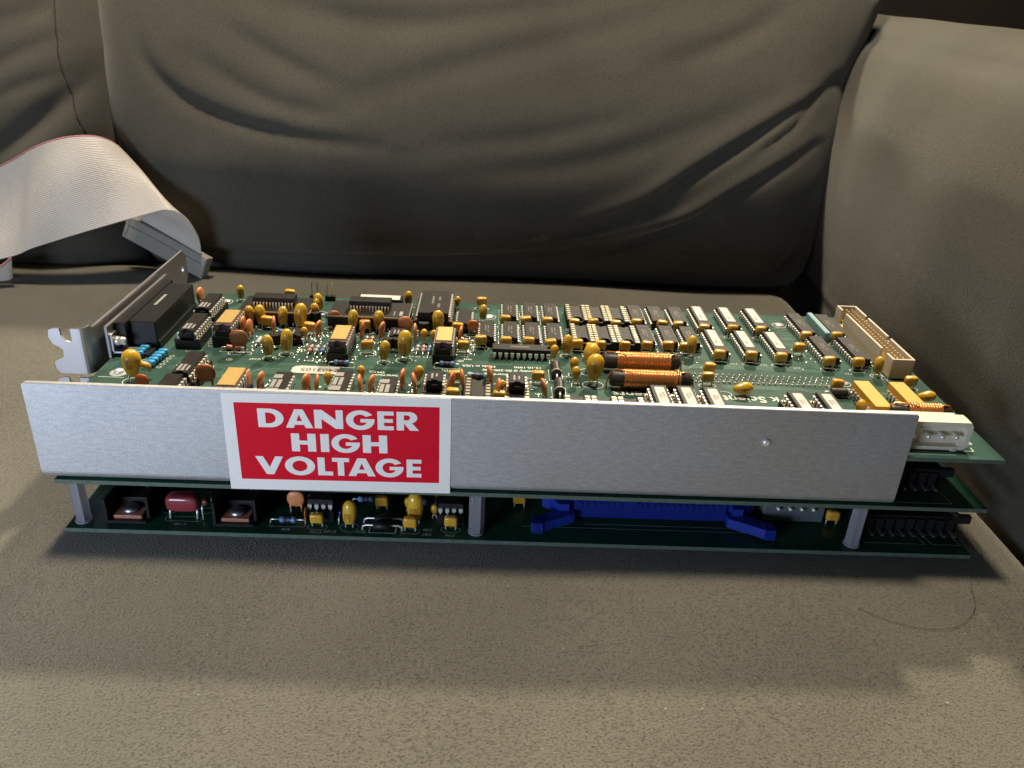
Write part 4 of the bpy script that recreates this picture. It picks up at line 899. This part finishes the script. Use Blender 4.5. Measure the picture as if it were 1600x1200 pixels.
# ---- between the boards: standoffs and the lower board's front row
for zb0 in (0.0,):
    for x, y in ((4.4, 5.4), (148.9, 5.4), (291.2, 5.0), (4.4, 130), (148.9, 130), (291.2, 130)):
        b = MB(); b.lathe([(2.9, .02), (2.9, MID - 1.62)], 6, 0, c=(x, y, 0), sm=False); b.lathe([(3.2, .02), (3.15, .5), (2.95, .7)], 16, 0, c=(x, y, 0), sm=False); part('standoff', b.mesh('standoff', [M['nylon']]))
        b = MB(); b.lathe([(2.9, .02), (2.9, T - MID - 1.62)], 6, 0, c=(x, y + (22 if y < 10 else 0), MID + .02), sm=False); part('standoff', b.mesh('standoff', [M['nylon']]))
def lpart(n, me, loc, **k): return part(n, me, loc, **k)
for x in (20.8, 59.9):                      # power transistors lying in black heat sinks
    b = MB(); b.box(-6.8, 6.8, -1.0, 22, .4, 1.5); b.box(-7.6, -6.6, -1.0, 22, .4, 10.5); b.box(6.6, 7.6, 1.5, 22, .4, 10.5); b.box(-6.6, 6.6, 20, 21, 1.5, 10)
    for s in (-4.6, -2.6, 2.6, 4.6): b.box(s - .35, s + .35, 14, 20, 1.5, 11)
    o = part('heat_sink', b.mesh('heat_sink', [M['dark']]), (x, 4.2, 0))
    b = MB(); b.rbox(-5.1, 5.1, .4, 7.5, 1.52, 2.9, .2, 0); link('transistor_tab', b.mesh('transistor_tab', [M['pink']]), o)
    b = MB(); b.rbox(-5.1, 5.1, 7.5, 16.0, 1.52, 6.0, .3, 0); link('transistor_body', b.mesh('transistor_body', [M['black']]), o)
    b = MB(); b.lathe([(2.9, 2.9), (2.8, 3.9), (2.0, 4.7), (.5, 5.0)], 16, 0, c=(0, 4.2, 0)); link('screw', b.mesh('screw', [M['steel']]), o)
b = MB(); b.sup((39.8, 9.4, 6.6), (6.0, 2.9, 3.3), .45, .45, 20, 10); o = part('film_capacitor', b.mesh('film_capacitor', [M['filmcap']]))
b = MB()
for s in (-5.0, 5.0): b.tube([(39.8 + s, 9.4, 4.2), (39.8 + s, 8.6, 2.4), (39.8 + s, 8.0, -.3)], .4, 6)
link('lead_wire', b.mesh('lead_wire', [M['tin']]), o, stuff=True)
axial('resistor', M['blue'], 'band', 78.6, 7.0, zb=0.0, z=1.6, span=6.5)
axial('resistor', M['blue'], 'band', 84.4, 17.5, zb=0.0, z=5.6, span=5.0); axial('resistor', M['blue'], 'band', 106.0, 18.5, zb=0.0, z=4.0); axial('resistor', M['blue'], 'band', 131.0, 17.5, zb=0.0, z=4.0); axial('resistor', M['pink'], 'band', 47.0, 13.0, 'y', zb=0.0, z=5.5)
cap('disc_capacitor', DM['orange'], DL, 80.1, 14.2, .9, zb=0.0); cap('disc_capacitor', DM['orange'], DL, 135.0, 22, .9, zb=0.0)
for x in (90.2, 139.0):
    cm, lm, L_, bw_, top = make_chip(8, z0=4.9); o = part('integrated_circuit', cm, (x, 13.6, 0), rz=PI / 2); link('socket', socket_mesh(8, 7.62), o); link('leg_row', lm, o, stuff=True); link('leg_row', lm, o, rz=PI, stuff=True)
cap('ceramic_capacitor', ML_B, ML_L, 89.8, 5.6, 1.0, zb=0.0); cap('ceramic_capacitor', ML_B, ML_L, 124.3, 4.6, 1.0, zb=0.0); cap('ceramic_capacitor', ML_B, ML_L, 139.3, 6.2, 1.0, zb=0.0); cap('ceramic_capacitor', ML_B, ML_L, 112.2, 18, 1.0, zb=0.0); cap('ceramic_capacitor', ML_B, ML_L, 165.4, 22.3, 1.0, zb=0.0); cap('ceramic_capacitor', ML_B, ML_L, 288.0, 17.6, 1.0, zb=0.0)
cap('disc_capacitor', DM['brown'], DL, 85.0, 9.0, .6, rz=PI / 2, zb=0.0); cap('teardrop_capacitor', DPM, DPL, 132.8, 13, .9, zb=0.0); cap('teardrop_capacitor', DPM, DPL, 122.5, 16, 1.0, zb=0.0)
o = cap('tantalum_capacitor', TM, TL, 101.6, 5.6, 1.08, zb=0.0); o = cap('tantalum_capacitor', TM, TL, 125.6, 9.4, 1.25, zb=0.0)
axial('inductor', M['bluehdr'], 'band', 97.6, 12.5, 'y', 4.5, .9, zb=0.0, z=2.6, flat=True)
b = MB(); b.lathe([(.9, -3.4), (1.7, -3.2), (1.7, 3.2), (.9, 3.4)], 12, 0, axis='x', c=(114.0, 4.4, 2.0)); o = part('diode', b.mesh('diode', [M['dark']]))
b = MB()
for yo in (0, 4.4): b.tube([(106.6, 4.4 + yo, -.2), (106.8, 4.4 + yo, 1.6), (108, 4.4 + yo, 2.2), (120, 4.4 + yo, 2.2), (121.2, 4.4 + yo, 1.6), (121.4, 4.4 + yo, -.2)], .4, 6)
link('lead_wire', b.mesh('lead_wire', [M['tin']]), o, stuff=True)
b = MB(); b.lathe([(.9, -3.4), (1.7, -3.2), (1.7, 3.2), (.9, 3.4)], 12, 0, axis='x', c=(114.0, 8.8, 2.0)); part('diode', b.mesh('diode', [M['dark']]))
# blue latched header lying on the lower board
b = MB(); b.rbox(186, 245, 15.0, 17.0, 1.2, 9.6, .2); b.rbox(186, 245, 22.4, 24.4, 1.2, 9.6, .2); b.box(186, 245, 16.9, 22.5, .4, 3.0)
for i in range(22): b.box(187.6 + i * 2.54, 188.8 + i * 2.54, 14.4, 15.05, 6.6, 8.6)
b.box(206, 210, 14.2, 15.05, 7.6, 10.6)
bh = part('latched_header', b.mesh('latched_header', [M['bluehdr']]))
def latch(sx, x):
    q = lambda pl: [(x + sx * a, c) for a, c in pl]
    b = MB(); b.prism(q([(0, 11.4), (0, 15), (6, 15), (12, 10.6), (16.4, 9.2), (16.6, 5.0), (12.6, 4.7), (8, 7.4)]), 1.0, 5.0)
    for k in range(5): b.prism(q([(12.4 + k * .85, 4.2), (12.9 + k * .85, 4.2), (12.9 + k * .85, 9.0), (12.4 + k * .85, 9.0)]), .8, 5.3)
    b.prism(q([(-1, 16.5), (-1, 22), (7, 22), (12, 19), (9, 16.5)]), 3.0, 8.4); b.prism(q([(7, 18), (10, 17.4), (15.5, 24), (13.0, 26)]), 5.5, 10.6)
    b.prism(q([(2, 13.4), (6, 13.4), (8, 16.6), (2, 16.6)]), 4.6, 8.0)
    link('latch', b.mesh('latch', [M['bluelatch']]), bh)
latch(-1, 186); latch(1, 245)
b = MB(); b.rbox(260.5, 284.5, 17.6, 27, .4, 9.6, .4); o = part('power_connector', b.mesh('power_connector', [M['greyc']]))
for i in range(4): b = MB(); b.lathe([(.8, 0), (.8, -1.6), (.2, -2.0)], 10, 0, axis='y'); link('pin', b.mesh('pin', [M['tin']]), o, (265.6 + i * 4.6, 17.6, 7.0))
def pinblock(zb, n, x0):
    b = MB(); b.rbox(x0 - 3, x0 + n * 3.96 + 1, 14.0, 26, .3, 8.2, .3); b.rbox(x0 - 3, x0 + n * 3.96 + 4.2, 12.0, 14.4, 5.6, 8.8, .2)
    for i in range(n): b.box(x0 + i * 3.96 - 1.4, x0 + i * 3.96 + 1.4, 10.8, 14.2, .4, 8.0 - (i % 2) * .3)
    o = part('edge_header', b.mesh('edge_header', [M['dark']]), (0, 0, zb))
    for i in range(n): b = MB(); b.box(x0 + i * 3.96 - .45, x0 + i * 3.96 + .45, 6.8, 11, 2.6, 3.4); link('pin', b.mesh('pin', [M['steel']]), o)
pinblock(0, 9, 299.5); pinblock(MID, 6, 298.6)
for z, segs in ((.05, [[(296.4, 11), (296.4, 5.9), (320.2, 5.9), (318.0, 14)], [(320.6, 14), (323.2, 5.9), (334.2, 5.9), (332.6, 12)]]), (MID + .05, [[(296, 2.7), (323.2, 2.7), (322.4, 11)]])):
    for sgm in segs: stroke(sgm, .28, z=z, m=1)
for x, y, a, c in ((39.8, 7.6, 6.6, 1.4), (89.8, 5.0, 3.6, 1.5), (124.3, 4.2, 3.6, 1.5), (139.3, 5.8, 3.6, 1.5)): stadium(x, y, a, c, z=.05, m=1)
ring(101.6, 5.4, 3.4, 2.9, 18, z=.05, m=1); stroke([(72, 9), (72, 4.8), (85, 4.8), (85, 9)], .22, z=.05, m=1); stroke([(109.2, 6.4), (109.2, 2.6), (119, 2.6), (119, 6.4)], .3, z=.05, m=0); ring(33, 13, 3, 2, z=.05, m=1); ring(46, 13, 3, 2, z=.05, m=1)
for s_, x, y in (('C140', 39.8, 4.4), ('R98', 78.6, 3.2), ('C125', 89.8, 2.2), ('C183', 95.0, 2.6), ('D20', 106.2, 3.0), ('C87', 130.6, 2.6), ('C88', 130.8, 5.4), ('C74', 139.3, 2.6)): word(s_, 1.5, x, y, z=.05, m=1)
stroke([(190, 12.2), (246, 12.2)], .2, z=.05, m=1); stroke([(166, 9.6), (253, 9.6), (250.5, 13)], .2, z=.05, m=1)
link('silkscreen', silk.mesh('silkscreen', [M['silk'], M['silk_dim']]), up, stuff=True)

# ------------------------------------------------------------------ ribbon cable
cab = bpy.data.objects.new('ribbon_cable', None); COL.objects.link(cab); cab.location = (-.075, .285, -.004)
tag(cab, 'wide grey ribbon cable with a pink edge, arching to its connector behind the bracket', 'cable')
CL = (-75, 285, -4)
def cpart(n, me): return link(n, me, cab, (-CL[0], -CL[1], -CL[2]))
E1 = [(-300, 268, -1), (-235, 276, 30), (-162, 283, 66), (-138, 286, 79), (-120, 290, 84.9), (-103, 295, 85.2), (-92.5, 299, 78), (-87.5, 304, 62), (-87, 307, 46), (-91, 308, 30)]
E2 = [(-300, 240, -2), (-235, 252, -1), (-162, 262, 11.5), (-140, 265, 19.5), (-110, 267, 29.5), (-72, 270, 41.1), (-55, 272, 45.2), (-46, 277, 39.5), (-42.5, 283, 26), (-43, 287, 12)]
n1, nw = 70, 50
c1 = smooth_curve(E1, n1); c2 = smooth_curve(E2, n1)
P = np.zeros((n1, nw * 4 + 1, 3))
for i in range(n1):
    for k in range(nw * 4 + 1):
        t = k / (nw * 4); p = c1[i] * (1 - t) + c2[i] * t
        P[i, k] = p
        P[i, k, 1] -= (3.4 * math.sin(PI * t) + 1.2) * math.sin(i / n1 * 15 + 1 + t * 1.6) * min(1, i / 8, (n1 - 1 - i) / 8)
du = np.gradient(P, axis=0); dv = np.gradient(P, axis=1); nn = np.cross(du, dv); nn /= np.linalg.norm(nn, axis=2, keepdims=True) + 1e-9
ph = (np.arange(nw * 4 + 1) % 4) / 4.0
rid = .32 * np.abs(np.sin(PI * ph))
TOPS = P + nn * (.15 + rid)[None, :, None]; BOTS = P - nn * (.15 + rid)[None, :, None]
def sheet(a, k0, k1, name, mat):
    A, B = TOPS[:, k0:k1 + 1], BOTS[:, k0:k1 + 1]
    ringed = np.concatenate([A, B[:, ::-1], A[:, :1]], 1)
    return cpart(name, grid_mesh(name, ringed, [mat]))
sheet(0, 0, 4, 'edge_wire', M['cable_edge']); sheet(0, 4, nw * 4, 'ribbon', M['cable'])
# the loop of the same cable coming back under itself at the left
F1 = [(-152, 257, 14.5), (-156, 256, 11), (-162, 254, 8.5), (-182, 252, 6)]; F2 = [(-157, 262, -1), (-160, 260, -2), (-175, 258, -2.6), (-200, 256, -2.8)]
g1, g2 = smooth_curve(F1, 14), smooth_curve(F2, 14)
Q = np.array([[g1[i] * (1 - t) + g2[i] * t for t in np.linspace(0, 1, 40)] for i in range(14)])
cpart('ribbon', grid_mesh('ribbon', np.concatenate([Q, Q[:, ::-1] + np.array([0, .9, 0]), Q[:, :1]], 1), [M['cable']]))
b = MB(); b.tube([tuple(p) for p in g1], .7, 6); cpart('edge_wire', b.mesh('edge_wire', [M['cable_edge']]))
# connector: two-part grey bar along the cable end
A0, A1 = Vector((-93.5, 306.5, 27.5)), Vector((-41.0, 287.5, 8.2)); ax = (A1 - A0).normalized(); L = (A1 - A0).length
dn = Vector((-.30, -.10, -1)); dn = (dn - ax * dn.dot(ax)).normalized(); sd = ax.cross(dn)
MXC = Matrix((ax, sd, dn)).transposed()
def obox(b, a0, a1, s0, s1, d0, d1, bev=.3):
    t = MB(); t.rbox(a0, a1, s0, s1, d0, d1, bev); b.add([tuple(A0 + MXC @ Vector(p)) for p in t.v], t.f)
b = MB(); obox(b, -3, L + 3, -3.2, 3.2, 3.0, 12.5); cpart('connector_body', b.mesh('connector_body', [M['idc']]))
b = MB(); obox(b, -3, L + 3, -3.4, 3.4, -2.6, 2.7); cpart('connector_cap', b.mesh('connector_cap', [M['idc']]))
b = MB()
for a in (-1.2, L + 1.2): obox(b, a - 1.2, a + 1.2, -3.7, 3.7, -1.5, 8.5, .2)
cpart('connector_clip', b.mesh('connector_clip', [M['idc']]))

# ------------------------------------------------------------------ hairs and lint on the seat
b = MB(); hp = [(344.7, 16.6), (345.1, 9.7), (341.6, 3.6), (334.4, -4.3), (329.1, -13.5), (325, -23.9), (319.4, -30.5), (311.3, -35.5), (302.1, -36.4), (292.3, -33.8), (281.7, -27.2), (274, -21)]
b.tube([(x, y, SEAT + .1) for i, (x, y) in enumerate([tuple(p) for p in smooth_curve(hp[:-1], 60)])], .085, 5)
h = link('hair', b.mesh('hair', [M['hair']])); tag(h, 'long curved dark hair lying on the seat beside the right end of the boards', 'hair')
b = MB(); b.tube([(x, y, SEAT + .1) for x, y in [tuple(p) for p in smooth_curve([(205.9, -14), (203.8, -23.9), (202.8, -32), (204, -40)], 20)]], .04, 4)
h = link('hair', b.mesh('hair', [M['hair']])); tag(h, 'short faint hair on the seat in front of the middle of the boards', 'hair')
b = MB(); rl = random.Random(4)
spots = [(206.2, -26.1), (178, -50), (169.8, -88), (206.5, -73.1), (217.5, -72.7), (191.1, -68.3), (65.9, -48), (71, -72), (76.5, -40.9), (247.3, -70.2), (271.2, -58.6), (292.8, -68.3), (108.2, -53.9), (313.8, -38.4), (236.5, -60.6), (160.8, -20.8)]
for x, y in spots: b.sup((x, y, SEAT + .25), (.2 + rl.random() * .18, .15 + rl.random() * .1, .16), 1, 1, 6, 4)
for k in range(6): b.sup((rl.uniform(-60, 360), rl.uniform(-110, 250), SEAT + .2), (.22, .18, .15), 1, 1, 5, 4)
o = link('lint', b.mesh('lint', [M['lint']]), stuff=True)
